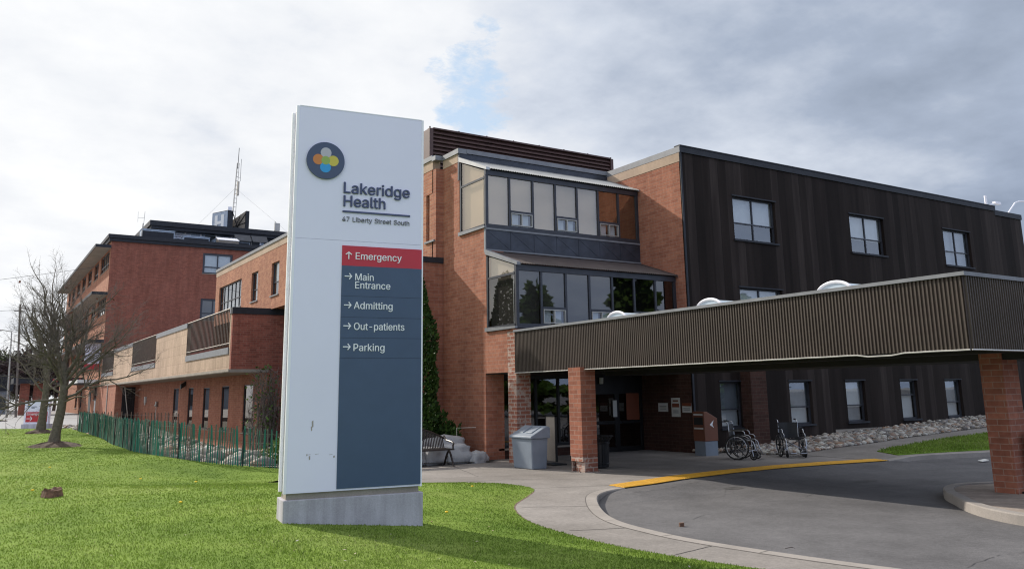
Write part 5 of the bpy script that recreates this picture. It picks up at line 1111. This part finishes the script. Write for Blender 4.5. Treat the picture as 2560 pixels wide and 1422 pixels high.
# vertical lettering on the banner (reads upwards)
text_part('lettering', 'Emergency', (11.15, 102.895, 6.05), (0, 0, 1), (0, -1, 0), 1.95, .34, .02, M['lettergrey'], BANNER, .004, up=(-1, 0, 0))

# ------------------------------------------------------------------ bare trees
def bare_tree(name, base, label, limbs, seed, r0, levels=4, lod=1.0, group='bare street trees on the lawn'):
    rnd = random.Random(seed); t = thing(name, label, 'tree', base, 0, group)
    trunk = MB(); br = MB(); tw_ = MB(); tips = []
    def rv(s): return Vector((rnd.gauss(0, s), rnd.gauss(0, s), rnd.gauss(0, s)))
    def grow(p, d, ln, r, lev):
        n = max(3, int(ln/.22)); pts = [p.copy()]; rr = [r]; d = d.normalized()
        for i in range(n):
            d = (d + rv(.10+.03*lev) + Vector((0, 0, .03))).normalized(); p = p + d*ln/n
            pts.append(p.copy()); rr.append(r*(1-.72*(i+1)/n))
        side = br if r > .012 else tw_
        side.tube(pts, rr, 6 if r > .02 else (4 if r > .008 else 3), cap=False)
        if lev >= levels: tips.append(p); return
        kids = int(ln*(3.4 if lev > 0 else 2.6)*lod)+2
        for k in range(kids):
            f = rnd.uniform(.22, .98); i = min(n-1, int(f*n)); q = pts[i].lerp(pts[i+1], f*n-i)
            dd = (pts[i+1]-pts[i]).normalized(); side_ = rv(1); side_ -= dd*side_.dot(dd); side_.normalize()
            nd = dd*rnd.uniform(.55, .95) + side_*rnd.uniform(.5, .95) + Vector((0, 0, .1))
            grow(q, nd, ln*rnd.uniform(.34, .6)*(1.1-f*.45), max(.0042, rr[i]*rnd.uniform(.42, .66)), lev+1)
        grow(p, d, ln*.4, rr[-1], lev+1)
    B = Vector(base)
    tp = [B + Vector(q) for q in limbs['trunk']]; k = len(tp)
    trr = [r0*(1.28 if i == 0 else 1-.42*i/(k-1)) for i in range(k)]
    trunk.tube([tp[0] - Vector((0, 0, .15))] + tp, [r0*1.5] + trr, 12)
    for (p, e, r) in limbs['limbs']:
        p = B + Vector(p); e = B + Vector(e); grow(p, e-p, (e-p).length*.74, r, 1)
    to = trunk.build('trunk', M['bark'], t, smooth=True)
    c = br.build('branches', M['bark'], t, smooth=True); tw_.build('twigs', M['twig'], t)
    if tips:
        lf = MB()
        for p in rnd.sample(tips, min(len(tips), 26)):
            a = rv(.05); b = rv(.05); lf.quad(p, p+a, p+a+b, p+b)
        lf.build('dry_leaves', M['deadleaf'], t)
    return t
FW3 = Vector((.53, .83, 0)); RT3 = Vector((.84, -.54, 0))
def V3(r, z, f=0): return tuple(RT3*r + FW3*f + Vector((0, 0, z)))
zt1 = z_lawn(2.76, 36.1)
bare_tree('bare_tree', (2.76, 36.1, zt1), 'bare brown tree in a mulch ring on the lawn, nearer of the two', dict(
    trunk=[(0, 0, 0), V3(.05, .5), V3(.17, 1.3), V3(.22, 2.0), V3(.17, 2.75), V3(.10, 3.1)],
    limbs=[(V3(.17, 2.6), V3(-.75, 7.1, .1), .085), (V3(.14, 2.9), V3(-1.9, 6.7, -.4), .075), (V3(.12, 3.0), V3(.25, 6.9, .5), .08), (V3(.2, 2.5), V3(1.5, 6.0, -.3), .07), (V3(.2, 2.3), V3(2.9, 5.0, .4), .065),
           (V3(.22, 2.0), V3(3.9, 4.2, -.2), .062), (V3(.22, 1.75), V3(4.0, 2.8, .3), .055), (V3(.2, 2.35), V3(-3.0, 4.6, .3), .065), (V3(.19, 1.7), V3(-3.2, 3.0, -.3), .055), (V3(.2, 2.2), V3(-1.4, 5.2, -1.6), .06),
           (V3(.2, 2.4), V3(.9, 5.3, 1.7), .06), (V3(.2, 2.1), V3(.9, 4.6, -1.9), .055), (V3(.2, 1.9), V3(-1.7, 3.5, 1.5), .05), (V3(.17, 1.55), V3(1.7, 2.25, -1.0), .04), (V3(.18, 1.5), V3(-1.5, 2.2, .9), .04), (V3(.15, 2.8), V3(1.0, 6.6, .1), .06), (V3(.15, 2.7), V3(-1.3, 6.3, .9), .06)]), 11, .19, 4, 1.22)
zt2 = z_lawn(3.3, 50.0)
bare_tree('bare_tree', (3.2, 50.2, zt2), 'bare tree farther back, standing in front of the small Emergency sign', dict(
    trunk=[(0, 0, 0), V3(.04, .8), V3(.1, 2.0), V3(.08, 3.1), V3(0, 3.6)],
    limbs=[(V3(.1, 2.4), V3(-2.2, 6.0), .08), (V3(.08, 3.0), V3(-.6, 7.6, .4), .09), (V3(.05, 3.3), V3(.9, 7.4), .08), (V3(.1, 2.2), V3(2.4, 5.4, .4), .07), (V3(.1, 2.0), V3(-2.9, 4.2, -.4), .06), (V3(.1, 2.1), V3(2.6, 3.6, -.3), .05), (V3(.05, 3.2), V3(-1.6, 7.0, -1.2), .07), (V3(.05, 3.0), V3(1.8, 6.6, 1.2), .07)]), 23, .21, 4, .95)
mm = MB()
for (cx, cy, rr_) in ((2.8, 36.1, .85), (3.2, 50.2, .7)):
    vs = []; n = 28
    zb = z_lawn(cx, cy)
    for ring, (f, h) in enumerate(((1.25, -.06), (.85, .07), (.45, .15), (.1, .18))):
        for k in range(n):
            a = 6.283*k/n; q = rr_*f*(1+rng.uniform(-.16, .16)); vs.append((cx+q*math.cos(a), cy+q*math.sin(a), zb+h+rng.uniform(-.03, .03)))
    fs = [(i*n+j, i*n+(j+1) % n, (i+1)*n+(j+1) % n, (i+1)*n+j) for i in range(3) for j in range(n)] + [tuple(range(3*n, 4*n))]
    tag(MB().add(vs, fs).build('mulch_mound', M['mulch']), 'mulch mound round the nearer bare tree' if cy < 40 else 'smaller mulch mound round the farther bare tree', 'mulch')

# far bushy bare trees closing the left horizon
def far_tree(x, y, z, h, w_, label, mat, seed, n=1500):
    rnd = np.random.default_rng(seed); t = thing('background_tree', label, 'tree', (x, y, z), 0, 'trees beyond the far street')
    MB().tube([(x, y, z-.3), (x+.2, y, z+h*.35), (x, y, z+h*.7)], [.3, .2, .08], 7).build('trunk', M['bark'], t)
    u = rnd.normal(size=(n, 3)); u /= np.linalg.norm(u, axis=1)[:, None]; r = rnd.uniform(.25, 1, n)[:, None]**.6
    lump = np.array([1+.35*mnoise.noise(Vector(q*1.7)+Vector((seed, 0, 0))) for q in u])[:, None]
    c = u*r*lump*np.array([w_/2, w_/2, h*.40]) + np.array([x, y, z+h*.58])
    d = rnd.normal(size=(n, 3)); d[:, 2] += .8; d /= np.linalg.norm(d, axis=1)[:, None]; s = rnd.normal(size=(n, 3)); s -= d*(s*d).sum(1)[:, None]; s /= np.linalg.norm(s, axis=1)[:, None]
    ln = rnd.uniform(.3, .9, n)[:, None]; wd = rnd.uniform(.05, .16, n)[:, None]
    V = np.stack([c-d*ln-s*wd, c-d*ln+s*wd, c+d*ln+s*wd*.3, c+d*ln-s*wd*.3], 1).reshape(-1, 3); i = np.arange(n)[:, None]*4
    o = np_mesh('crown', V - np.array([x, y, z]), i+np.array([[0, 1, 2, 3]]), mat); o.parent = t
    return t
for k, (x, y, h, w_, lab, m) in enumerate(((1.0, 178, 12.5, 10, 'dark twiggy tree at the left edge beyond the street', 'fartwig'), (5.2, 172, 10.5, 8, 'greenish tree crown behind the utility pole', 'fargreen'), (8.6, 170, 11.5, 9, 'dark twiggy tree behind the nearer bare trunk', 'fartwig'), (12.4, 168, 10.0, 8, 'dark twiggy tree next to the tall brick block', 'fartwig'), (-5, 182, 12, 10, 'dark twiggy tree at the far left frame edge', 'fartwig'), (3.2, 160, 9.0, 8, 'lower dark twiggy tree behind the grey building', 'fartwig'))):
    far_tree(x, y, .3, h, w_, lab, M[m], 40+k, 2600)

# ------------------------------------------------------------------ snow fences
def snow_fence(label, path, h, spacing, wd, mat, seed, wire=True, every=2.4, zf=None):
    rnd = random.Random(seed); t = thing('snow_fence', label, 'fence', (path[0][0], path[0][1], 0))
    mb = MB(); P = [Vector((x, y, 0)) for x, y in path]
    wires = [[], [], [], []]; posts = []; acc = 0; nextpost = .3; tot = 0
    for a, b in zip(P, P[1:]):
        ln = (b-a).length; d = (b-a)/ln; nrm = Vector((d.y, -d.x, 0)); s = acc
        while s < ln:
            q = a + d*s; wob = .07*math.sin((tot+s)*.9+seed); q2 = q + nrm*wob*.5
            z = zf(q.x, q.y); lean = d*rnd.gauss(0, .035) + nrm*rnd.gauss(0, .03); hh = h*rnd.uniform(.95, 1.03)
            o = q2 - d*wd/2 + Vector((0, 0, z+rnd.uniform(-.02, .05)))
            mb.obox(o, d*wd + nrm*rnd.gauss(0, .006), nrm*.011, Vector((0, 0, hh)) + lean)
            for k, f in enumerate((.12, .38, .64, .88)): wires[k].append(q2 + Vector((0, 0, z+h*f)) + lean*f + nrm*.013)
            if tot+s > nextpost: posts.append((q2 - nrm*.03, z)); nextpost += every
            s += spacing*rnd.uniform(.88, 1.12)*(.7 if 27 < q.y < 50 and spacing < .1 else 1)
        acc = s-ln; tot += ln
    mb.build('pickets', M[mat], t)
    wm = MB()
    for wr in wires: wm.tube(wr, .004, 3, cap=False)
    wm.build('wire', M['alu'], t)
    for q, z in posts:
        MB().box(q.x-.013, q.x+.013, q.y-.013, q.y+.013, z-.2, z+h*.98).build('post', M['blackmetal'], t)
zfence = lambda x, y: min(z_lawn(x, y)-.02, .40)
snow_fence('green wooden snow fence curving along the lawn edge by the pebble bed', [(8.3, 21.9)] + spline(fence_line[1:], 4), 1.02, .078, .031, 'picket', 3, zf=zfence)
snow_fence('unpainted brown snow fence running from the green fence to the wall', [(5.15, 52.5), (6.2, 53.3), (8.2, 52.2), (10.2, 50.8)], 1.15, .19, .05, 'picketbrown', 5, zf=lambda x, y: .28-.05*(x-6))

# ------------------------------------------------------------------ planting by the tower
def sprays(name, label, cat, base, n, fn, mat, size, trunk=None, seed=1, part='foliage'):
    rnd = np.random.default_rng(seed); t = thing(name, label, cat, base)
    if trunk:
        mbx = MB()
        for tr in trunk: mbx.tube([Vector(base)+Vector(p) for p in tr[0]], tr[1], 6)
        mbx.build('stem', M['bark'], t)
    c, d = fn(rnd, n); d = d + rnd.normal(size=(n, 3))*.35; d /= np.linalg.norm(d, axis=1)[:, None]
    s = rnd.normal(size=(n, 3)); s -= d*(s*d).sum(1)[:, None]; s /= np.linalg.norm(s, axis=1)[:, None]
    ln = rnd.uniform(.5, 1.2, n)[:, None]*size; wd = ln*.35
    V = np.stack([c, c+d*ln*.5+s*wd, c+d*ln, c+d*ln*.5-s*wd], 1).reshape(-1, 3); i = np.arange(n)[:, None]*4
    o = np_mesh(part, V, i+np.array([[0, 1, 2, 3]]), M[mat]); o.parent = t
    return t
def cedar_fn(rnd, n):
    z = 6.35*(1-rnd.uniform(0, 1, n)**.62); a = rnd.uniform(0, 6.283, n)
    lump = np.array([1+.30*mnoise.noise(Vector((math.cos(q)*1.3, math.sin(q)*1.3, zz*1.1))) for q, zz in zip(a, z)])
    prof = np.interp(z, [0, .5, 1.6, 3.2, 4.6, 5.6, 6.4], [.52, .72, .82, .72, .55, .34, .03])
    r = prof*lump*rnd.uniform(.55, 1, n)**.5
    return np.stack([r*np.cos(a), r*np.sin(a), z], 1), np.stack([np.cos(a)*.6, np.sin(a)*.6, np.full(n, .75)], 1)
sprays('cedar_tree', 'tall narrow dark green cedar between the pylon sign and the tower wall', 'tree', (12.32, 25.45, .02), 13000, cedar_fn, 'cedar', .15, [([(0, 0, -.1), (0, 0, 3), (0, 0, 5.8)], [.12, .08, .02])], 4)
def conifer_fn(h, w_):
    def fn(rnd, n):
        z = h*(1-rnd.uniform(0, 1, n)**.6)*.96+.6; a = rnd.uniform(0, 6.283, n); r = w_*(1-z/(h+1))*(.75+.35*np.sin(z*3.2))*rnd.uniform(.5, 1, n)**.5
        return np.stack([r*np.cos(a), r*np.sin(a), z], 1), np.stack([np.cos(a), np.sin(a), np.full(n, -.1)], 1)
    return fn
for k, (x, y, h, w_) in enumerate(((50, -14, 15, 5.0), (59, -13, 16, 5.5), (44, -21, 12, 4.2))):
    sprays('conifer_tree', ('dark conifer reflected in the right panes of the lower porch', 'taller dark conifer reflected beside it in the lower porch', 'shorter dark conifer across the parking lot')[k], 'tree', (x, y, -.1), 5200, conifer_fn(h, w_), 'cedar', 1.0, [([(0, 0, 0), (0, 0, h*.9)], [.3, .05])], 60+k)
def shrub_fn(rx, ry, h):
    def fn(rnd, n):
        u = rnd.normal(size=(n, 3)); u[:, 2] = abs(u[:, 2]); u /= np.linalg.norm(u, axis=1)[:, None]
        lump = np.array([1+.4*mnoise.noise(Vector(q*2.2)) for q in u])[:, None]; r = rnd.uniform(.3, 1, n)[:, None]**.5
        return u*r*lump*np.array([rx, ry, h]), u + np.array([0, 0, .3])
    return fn
sprays('shrub', 'dark low evergreen shrub behind the limestone boulders', 'shrub', (13.15, 24.85, 0), 2600, shrub_fn(.62, .55, 1.25), 'cedar', .14, [([(0, 0, 0), (.1, 0, .6)], [.04, .02])], 6)
fs_ = sprays('flowering_shrub', 'green shrub with pale blossom behind the near end of the green fence', 'shrub', (8.35, 24.6, -.1), 5200, shrub_fn(1.15, 1.0, 1.3), 'shrub', .10, [([(0, 0, 0), (.1, .1, .7)], [.05, .02]), ([(0, 0, 0), (-.4, .1, .8)], [.04, .015])], 8)
rr2 = np.random.default_rng(9); c, d = shrub_fn(1.2, 1.05, 1.35)(rr2, 1500); V = np.stack([c, c+rr2.normal(size=c.shape)*.035, c+rr2.normal(size=c.shape)*.035], 1).reshape(-1, 3)
o = np_mesh('blossom', V, np.arange(len(V)).reshape(-1, 3), M['blossom']); o.parent = fs_
# half bare climber at the terrace corner
vt = thing('climbing_shrub', 'half bare upright shrub against the brick corner beside the pylon sign', 'shrub', (13.25, 45.2, -1.3))
rnd = random.Random(5); tb_ = MB(); lf = MB()
for k in range(70):
    p = Vector((13.25+rnd.gauss(0, .28), 45.2+rnd.gauss(0, .5), -1.3)); h = rnd.uniform(2.2, 4.8); q = p.copy(); pts = [p.copy()]
    for i in range(7):
        q = q + Vector((rnd.gauss(0, .07), rnd.gauss(0, .07), h/7)); pts.append(q.copy())
        if i > 1:
            for _ in range(3):
                e = q + Vector((rnd.gauss(0, .25), rnd.gauss(0, .25), rnd.uniform(.1, .5))); tb_.tube([q, e], [.012, .005], 3, cap=False)
                if rnd.random() < .55:
                    a, b = Vector((rnd.gauss(0, .06), rnd.gauss(0, .06), rnd.gauss(0, .06))), Vector((rnd.gauss(0, .06), rnd.gauss(0, .06), rnd.gauss(0, .06))); lf.quad(e, e+a, e+a+b, e+b)
    tb_.tube(pts, [.03-.003*i for i in range(8)], 4, cap=False)
tb_.build('stems', M['twig'], vt); lf.build('leaves', M['shrub'], vt)

# boulders
def boulder(c, s, label, seed):
    bm = bmesh.new(); bmesh.ops.create_cube(bm, size=2); bmesh.ops.subdivide_edges(bm, edges=bm.edges[:], cuts=6, use_grid_fill=True)
    for v in bm.verts:
        p = v.co.copy(); q = p.normalized(); p = p.lerp(q*1.25, .5)
        nz_ = mnoise.noise(p*1.1+Vector((seed*3.1, 0, 0)))*.34 + mnoise.noise(p*3+Vector((seed, 5, 0)))*.15
        p += q*nz_; v.co = Vector((p.x*s[0]/2, p.y*s[1]/2, p.z*s[2]/2))
    me = bpy.data.meshes.new('boulder'); bm.to_mesh(me); bm.free(); me.materials.append(M['boulder']); me.shade_smooth()
    o = bpy.data.objects.new('boulder', me); COL.objects.link(o); o.location = c; o.rotation_euler = (0, 0, random.uniform(-.2, .2)); tag(o, label, 'boulder', 'limestone boulders by the bench')
for k, (c, s, lab) in enumerate((((12.72, 24.0, .52), (1.15, .7, .52), 'largest grey limestone boulder, on top of the row behind the bench'), ((11.35, 23.45, .22), (.62, .5, .46), 'grey boulder behind the bench legs'), ((12.05, 23.5, .25), (.78, .55, .52), 'grey boulder right of the bench legs in the front row'), ((12.82, 23.45, .27), (.85, .6, .56), 'square front row boulder under the biggest one'), ((13.42, 23.2, .14), (.46, .4, .38), 'small rounded boulder at the right end of the row'), ((13.78, 23.42, .09), (.25, .3, .28), 'smallest stone against the tower wall'), ((10.7, 23.5, .2), (.7, .5, .44), 'grey boulder half hidden by the pylon sign'), ((11.5, 24.0, .45), (.9, .6, .4), 'flat grey boulder behind the bench back'))):
    boulder(c, s, lab, k+1)
MB_ = MB().tube([(13.3, 24.3, 0), (13.3, 24.3, 1.02), (13.9, 24.1, 1.02)], .013, 6); tag(MB_.build('wall_pipe', M['pipe']), 'thin bent pale pipe rising from behind the boulders to the wall', 'pipe')

# ------------------------------------------------------------------ street furniture
t = thing('park_bench', 'dark brown steel slat bench with arched back in front of the boulders', 'bench', (11.3, 22.8, 0))
X0, X1 = 10.3, 12.22; ys, yb_ = 22.5, 23.05
q = MB(); 
for k in range(34):
    x = X0+.05+k*(X1-X0-.1)/33; u = (x-X0)/(X1-X0); top = .78+.30*math.sin(math.pi*u)
    q.obox((x-.016, yb_-.02, .50), (.032, 0, 0), (0, .012, 0), (0, .13, top-.50))
pts = [(X0+(X1-X0)*k/20, yb_-.02+.13*((.78+.30*math.sin(math.pi*k/20))-.5)/.5, .78+.30*math.sin(math.pi*k/20)) for k in range(21)]
q.tube(pts, .028, 6); q.build('backrest', M['bench'], t)
q = MB(); q.box(X0, X1, ys-.03, ys+.02, .47, .51); q.box(X0, X1, yb_-.06, yb_-.02, .47, .51)
for k in range(34):
    x = X0+.05+k*(X1-X0-.1)/33; q.box(x-.016, x+.016, ys+.02, yb_-.06, .495, .51)
q.build('seat', M['bench'], t)
for x in (X0+.02, X1-.02):
    for d_ in (0, 1):
        y0_ = ys-.02 if d_ == 0 else yb_+.04
        MB().tube([(x, (ys+yb_)/2, .47), (x, (ys+yb_)/2+(-.14 if d_ == 0 else .14), .30), (x, y0_, .0)], [.03, .035, .03], 6).build('leg', M['bench'], t)
    MB().tube([(x, yb_+.06, .86), (x, yb_-.1, .74), (x, ys+.1, .70), (x, ys-.02, .66), (x, ys+.02, .60), (x, ys+.02, .48)], .026, 6).build('armrest', M['bench'], t)
# grit bin
t = thing('grit_bin', 'grey plastic grit bin with sloping lid in front of the pier', 'bin', (13.5, 20.5, 0))
bx0, bx1, by0, by1 = 13.30, 13.86, 19.98, 21.02
q = MB(); q.add([(bx0+.04, by0+.04, 0), (bx1-.03, by0+.04, 0), (bx1-.03, by1-.04, 0), (bx0+.04, by1-.04, 0), (bx0, by0, .84), (bx1, by0, .84), (bx1, by1, .84), (bx0, by1, .84)], [(0, 3, 2, 1), (4, 5, 6, 7), (0, 1, 5, 4), (1, 2, 6, 5), (2, 3, 7, 6), (3, 0, 4, 7)]); q.build('body', M['bin'], t, bevel=.025)
q = MB(); q.prism([(bx0-.05, by0-.05, .83), (bx1+.05, by0-.05, .83), (bx1+.05, by0-.05, 1.13), (bx1-.06, by0-.05, 1.17), (bx0-.05, by0-.05, .89)], (0, by1-by0+.1, 0)); lo_ = q.build('lid', M['bin'], t, bevel=.02)
q = MB(); q.obox((bx0+.12, by0+.14, .965), (.33, 0, .165), (0, .28, 0), (-.02, 0, .03)); q.obox((bx0+.12, by0+.58, .965), (.33, 0, .165), (0, .28, 0), (-.02, 0, .03)); q.build('lid_panel', M['bin'], lo_, bevel=.01)
# sign stand behind it
t = thing('sign_stand', 'narrow pale sign board in a dark frame on a flat foot behind the grit bin', 'sign', (14.9, 21.0, 0))
MB().box(14.62, 14.66, 20.7, 21.15, .12, 1.38).build('board', M['found'], t)
q = MB(); q.box(14.61, 14.67, 20.66, 20.70, .1, 1.42); q.box(14.61, 14.67, 21.15, 21.19, .1, 1.42); q.box(14.61, 14.67, 20.66, 21.19, 1.38, 1.42); q.box(14.45, 14.95, 20.6, 21.25, 0, .04); q.build('frame', M['black'], t)
# slatted litter bin
t = thing('litter_bin', 'black slatted steel litter bin with flared rim behind the broken pier', 'bin', (15.05, 19.25, 0))
q = MB(); n = 22
for k in range(n):
    a = 6.283*k/n; c_, s_ = math.cos(a), math.sin(a); w_ = .035
    P = lambda r, z, o: (15.05+c_*r-s_*o, 19.25+s_*r+c_*o, z)
    for (r0_, z0_, r1_, z1_) in ((.30, .04, .33, .72), (.33, .72, .43, .86)):
        q.add([P(r0_, z0_, -w_), P(r0_, z0_, w_), P(r1_, z1_, w_), P(r1_, z1_, -w_), P(r0_-.008, z0_, -w_), P(r0_-.008, z0_, w_), P(r1_-.008, z1_, w_), P(r1_-.008, z1_, -w_)], [(0, 1, 2, 3), (7, 6, 5, 4), (0, 4, 5, 1), (1, 5, 6, 2), (2, 6, 7, 3), (3, 7, 4, 0)])
q.build('slats', M['blackmetal'], t)
q = MB()
for r_, z in ((.435, .865), (.31, .12), (.335, .68)): q.tube([(15.05+r_*math.cos(a), 19.25+r_*math.sin(a), z) for a in np.linspace(0, 6.283, 29)[:-1]], .018, 6, closed=True)
q.build('hoop', M['blackmetal'], t)
MB().lathe((15.05, 19.25, 0), [(.001, .03), (.27, .03), (.29, .78), (.27, .78), (.25, .06)], 20).build('liner', M['black'], t)
# parking pay machine
t = thing('pay_machine', 'orange and grey parking pay machine with a sloping top by the dark wing corner', 'pay machine', (20.5, 20.5, 0))
m0, m1, n0, n1 = 20.2, 20.8, 20.2, 20.72
MB().prism([(m0, n0, .46), (m1, n0, .46), (m1, n0, 1.18), (m0+.14, n0, 1.40), (m0, n0, 1.40)], (0, n1-n0, 0)).build('housing', M['orange'], t, bevel=.015)
MB().box(m0+.02, m1-.02, n0+.02, n1-.02, 0, .46).build('pedestal', M['bin'], t)
MB().box(m0-.012, m0, n0+.06, n1-.06, .98, 1.22).build('screen', M['black'], t)
MB().box(m0-.015, m0, n0+.06, n1-.06, 1.28, 1.33).build('white_strip', M['paper'], t); MB().box(m0-.015, m0, n0+.06, n1-.06, .84, .89).build('white_strip', M['paper'], t)
MB().prism([(m0+.42, n0-.006, 1.12), (m0+.24, n0-.006, .98), (m0+.42, n0-.006, .88), (m0+.36, n0-.006, .98)], (0, .006, 0)).build('arrow', M['letter'], t)
# wheelchairs
def wheelchair(loc, rz, label):
    t = thing('wheelchair', label, 'wheelchair', loc, rz, 'folding wheelchairs left at the entrance', local=True)
    W = .27
    for s in (-1, 1):
        y = s*(W+.05); c = Vector((-.06, y, .33))
        w_ = MB(); w_.tube([c + Vector((.315*math.cos(a), 0, .315*math.sin(a))) for a in np.linspace(0, 6.283, 37)[:-1]], .02, 8, closed=True); wo = w_.build('drive_wheel', M['black'], t, smooth=True)
        q = MB()
        for k in range(8):
            a = 6.283*k/8; q.tube([c, c+Vector((.30*math.cos(a), 0, .30*math.sin(a)))], .011, 5)
        q.tube([c-Vector((0, .04, 0)), c+Vector((0, .04, 0))], .035, 8); q.build('spokes', M['black'], wo)
        q = MB(); q.tube([c+Vector((.27*math.cos(a), s*.035, .27*math.sin(a))) for a in np.linspace(0, 6.283, 33)[:-1]], .009, 6, closed=True); q.build('hand_rim', M['steel'], wo)
        q = MB(); c2 = Vector((.36, s*(W-.02), .10)); q.tube([c2+Vector((.085*math.cos(a), 0, .085*math.sin(a))) for a in np.linspace(0, 6.283, 21)[:-1]], .018, 6, closed=True); q.tube([c2-Vector((0, .02, 0)), c2+Vector((0, .02, 0))], .06, 8); co = q.build('caster', M['black'], t)
        q = MB(); q.tube([c2+Vector((0, s*.03, 0)), c2+Vector((-.02, s*.03, .13)), c2+Vector((-.03, 0, .2))], .014, 6); q.build('fork', M['steel'], co)
        q = MB(); yy = s*W
        q.tube([(-.26, yy, .16), (-.25, yy, .55), (-.27, yy, .92), (-.30, yy, .99), (-.42, yy, 1.01)], .015, 8); q.tube([(-.26, yy, .22), (.34, yy, .22)], .014, 8); q.tube([(-.26, yy, .52), (.30, yy, .52), (.38, yy, .47), (.42, yy, .30), (.52, yy*.9, .10)], .015, 8)
        q.tube([(.33, yy, .52), (.33, yy, .20)], .014, 8); q.build('side_frame', M['steel'], t, smooth=True)
        MB().tube([(-.42, yy, 1.01), (-.52, yy, 1.01)], .021, 8).build('push_grip', M['black'], t)
        q = MB(); q.tube([(-.25, yy+s*.02, .55), (-.25, yy+s*.02, .74), (-.20, yy+s*.02, .77), (.10, yy+s*.02, .77), (.16, yy+s*.02, .73), (.17, yy+s*.02, .66), (.27, yy+s*.02, .64), (.31, yy+s*.02, .60), (.31, yy+s*.02, .52)], .014, 8); ao = q.build('armrest', M['steel'], t, smooth=True)
        MB().box(-.2, .12, yy+s*.02-.025, yy+s*.02+.025, .775, .80).build('arm_pad', M['vinyl'], ao)
        q = MB(); q.obox((.46, s*.06 if s > 0 else -.22, .085), (.15, 0, .05), (0, .16, 0), (-.004, 0, .012)); q.build('footplate', M['steel'], t)
    q = MB(); q.tube([(0, -W, .20), (0, W, .48)], .013, 6); q.tube([(.03, W, .20), (.03, -W, .48)], .013, 6); q.build('cross_brace', M['steel'], t)
    q = MB(); n = 8
    vs = [(x, -W+2*W*k/n, .53-.05*math.sin(math.pi*k/n)) for x in (-.24, .30) for k in range(n+1)]; vs += [(a, b, c_-.015) for a, b, c_ in vs]; m = n+1
    q.add(vs, [(k, k+1, m+k+1, m+k) for k in range(n)] + [(2*m+k, 3*m+k, 3*m+k+1, 2*m+k+1) for k in range(n)]); q.build('seat', M['vinyl'], t)
    q = MB(); vs = [(-.25-.06*math.sin(math.pi*k/n), -W+2*W*k/n, z) for z in (.50, .93) for k in range(n+1)]; vs += [(a-.015, b, c_) for a, b, c_ in vs]
    q.add(vs, [(k, k+1, m+k+1, m+k) for k in range(n)] + [(2*m+k, 3*m+k, 3*m+k+1, 2*m+k+1) for k in range(n)]); q.build('backrest', M['vinyl'], t)
    t.scale = (1.12, 1.12, 1.12)
    return t
wheelchair((20.15, 18.62, .0), R(-60), 'wheelchair turned side on beside the brick pilaster, left of the two')
wheelchair((21.95, 18.2, .0), R(-124), 'wheelchair facing the drive on the pebble side, right of the two')
# sandwich board by the island pier
t = thing('sidewalk_sign', 'black framed sign board on a flat foot beside the island pier', 'sign', (18.0, 8.7, .02))
MB().box(17.72, 18.3, 8.88, 8.90, .12, 1.15).build('board', M['paper'], t)
q = MB(); q.box(17.66, 17.72, 8.86, 8.92, .05, 1.2); q.box(18.3, 18.36, 8.86, 8.92, .05, 1.2); q.box(17.72, 18.3, 8.86, 8.92, 1.15, 1.2); q.box(17.5, 18.5, 8.72, 9.04, .02, .06); q.build('frame', M['black'], t)
# stump, bits on the ground
zs_ = z_lawn(1.39, 17.49)
bm_ = MB(); n = 18; vs = []
for ring, (r_, h_) in enumerate(((.20, -.08), (.15, .09), (.145, .13), (.09, .10), (.001, .08))):
    for k in range(n):
        a = 6.283*k/n; q_ = r_*(1+.22*math.sin(a*3+1)+rng.uniform(-.08, .08)); vs.append((1.36+q_*math.cos(a), 17.46+q_*math.sin(a), zs_+h_+.03*math.sin(a*2)+rng.uniform(-.012, .012)))
bm_.add(vs, [(i*n+j, i*n+(j+1) % n, (i+1)*n+(j+1) % n, (i+1)*n+j) for i in range(4) for j in range(n)])
tag(bm_.build('tree_stump', M['wood']), 'low rotten tree stump in the open lawn', 'stump')
tag(MB().obox((10.15, 10.85, -.125), (.075, -.03, 0), (.03, .05, 0), (0, 0, .06)).build('wood_block', M['wood']), 'small dark block lying on the asphalt by the kerb', 'block')
tag(MB().tube([(9.35, 8.0, .012), (9.42, 7.95, .03), (9.47, 7.93, .012)], [.005, .007, .003], 5).build('twig', M['twig']), 'short dark twig lying on the pale kerb', 'twig')
tag(MB().obox((25.3, 14.1, -.10), (.28, -.05, .03), (.05, .16, .02), (0, 0, .015)).build('litter', M['paper']), 'scrap of white paper on the shaded asphalt', 'litter')
dn = MB(); md = plain('dandelion_yellow', (.75, .5, .02), .7)
first = None
for k, (x, y) in enumerate(((6.6, 12.4), (3.9, 17.8), (1.1, 17.9), (3.4, 21.0), (1.8, 24.0), (8.9, 15.6), (2.9, 14.2))):
    if first is None:
        mbd = MB(); mbd.lathe((0, 0, .05), [(.001, .03), (.02, .026), (.03, .015), (.022, .004), (.001, 0)], 10); first = o = mbd.build('dandelion', md)
    else: o = first.copy(); COL.objects.link(o)
    o.location = (x, y, z_lawn(x, y)+.03); tag(o, 'small yellow dandelion flower in the lawn', 'flower', 'dandelions in the lawn')
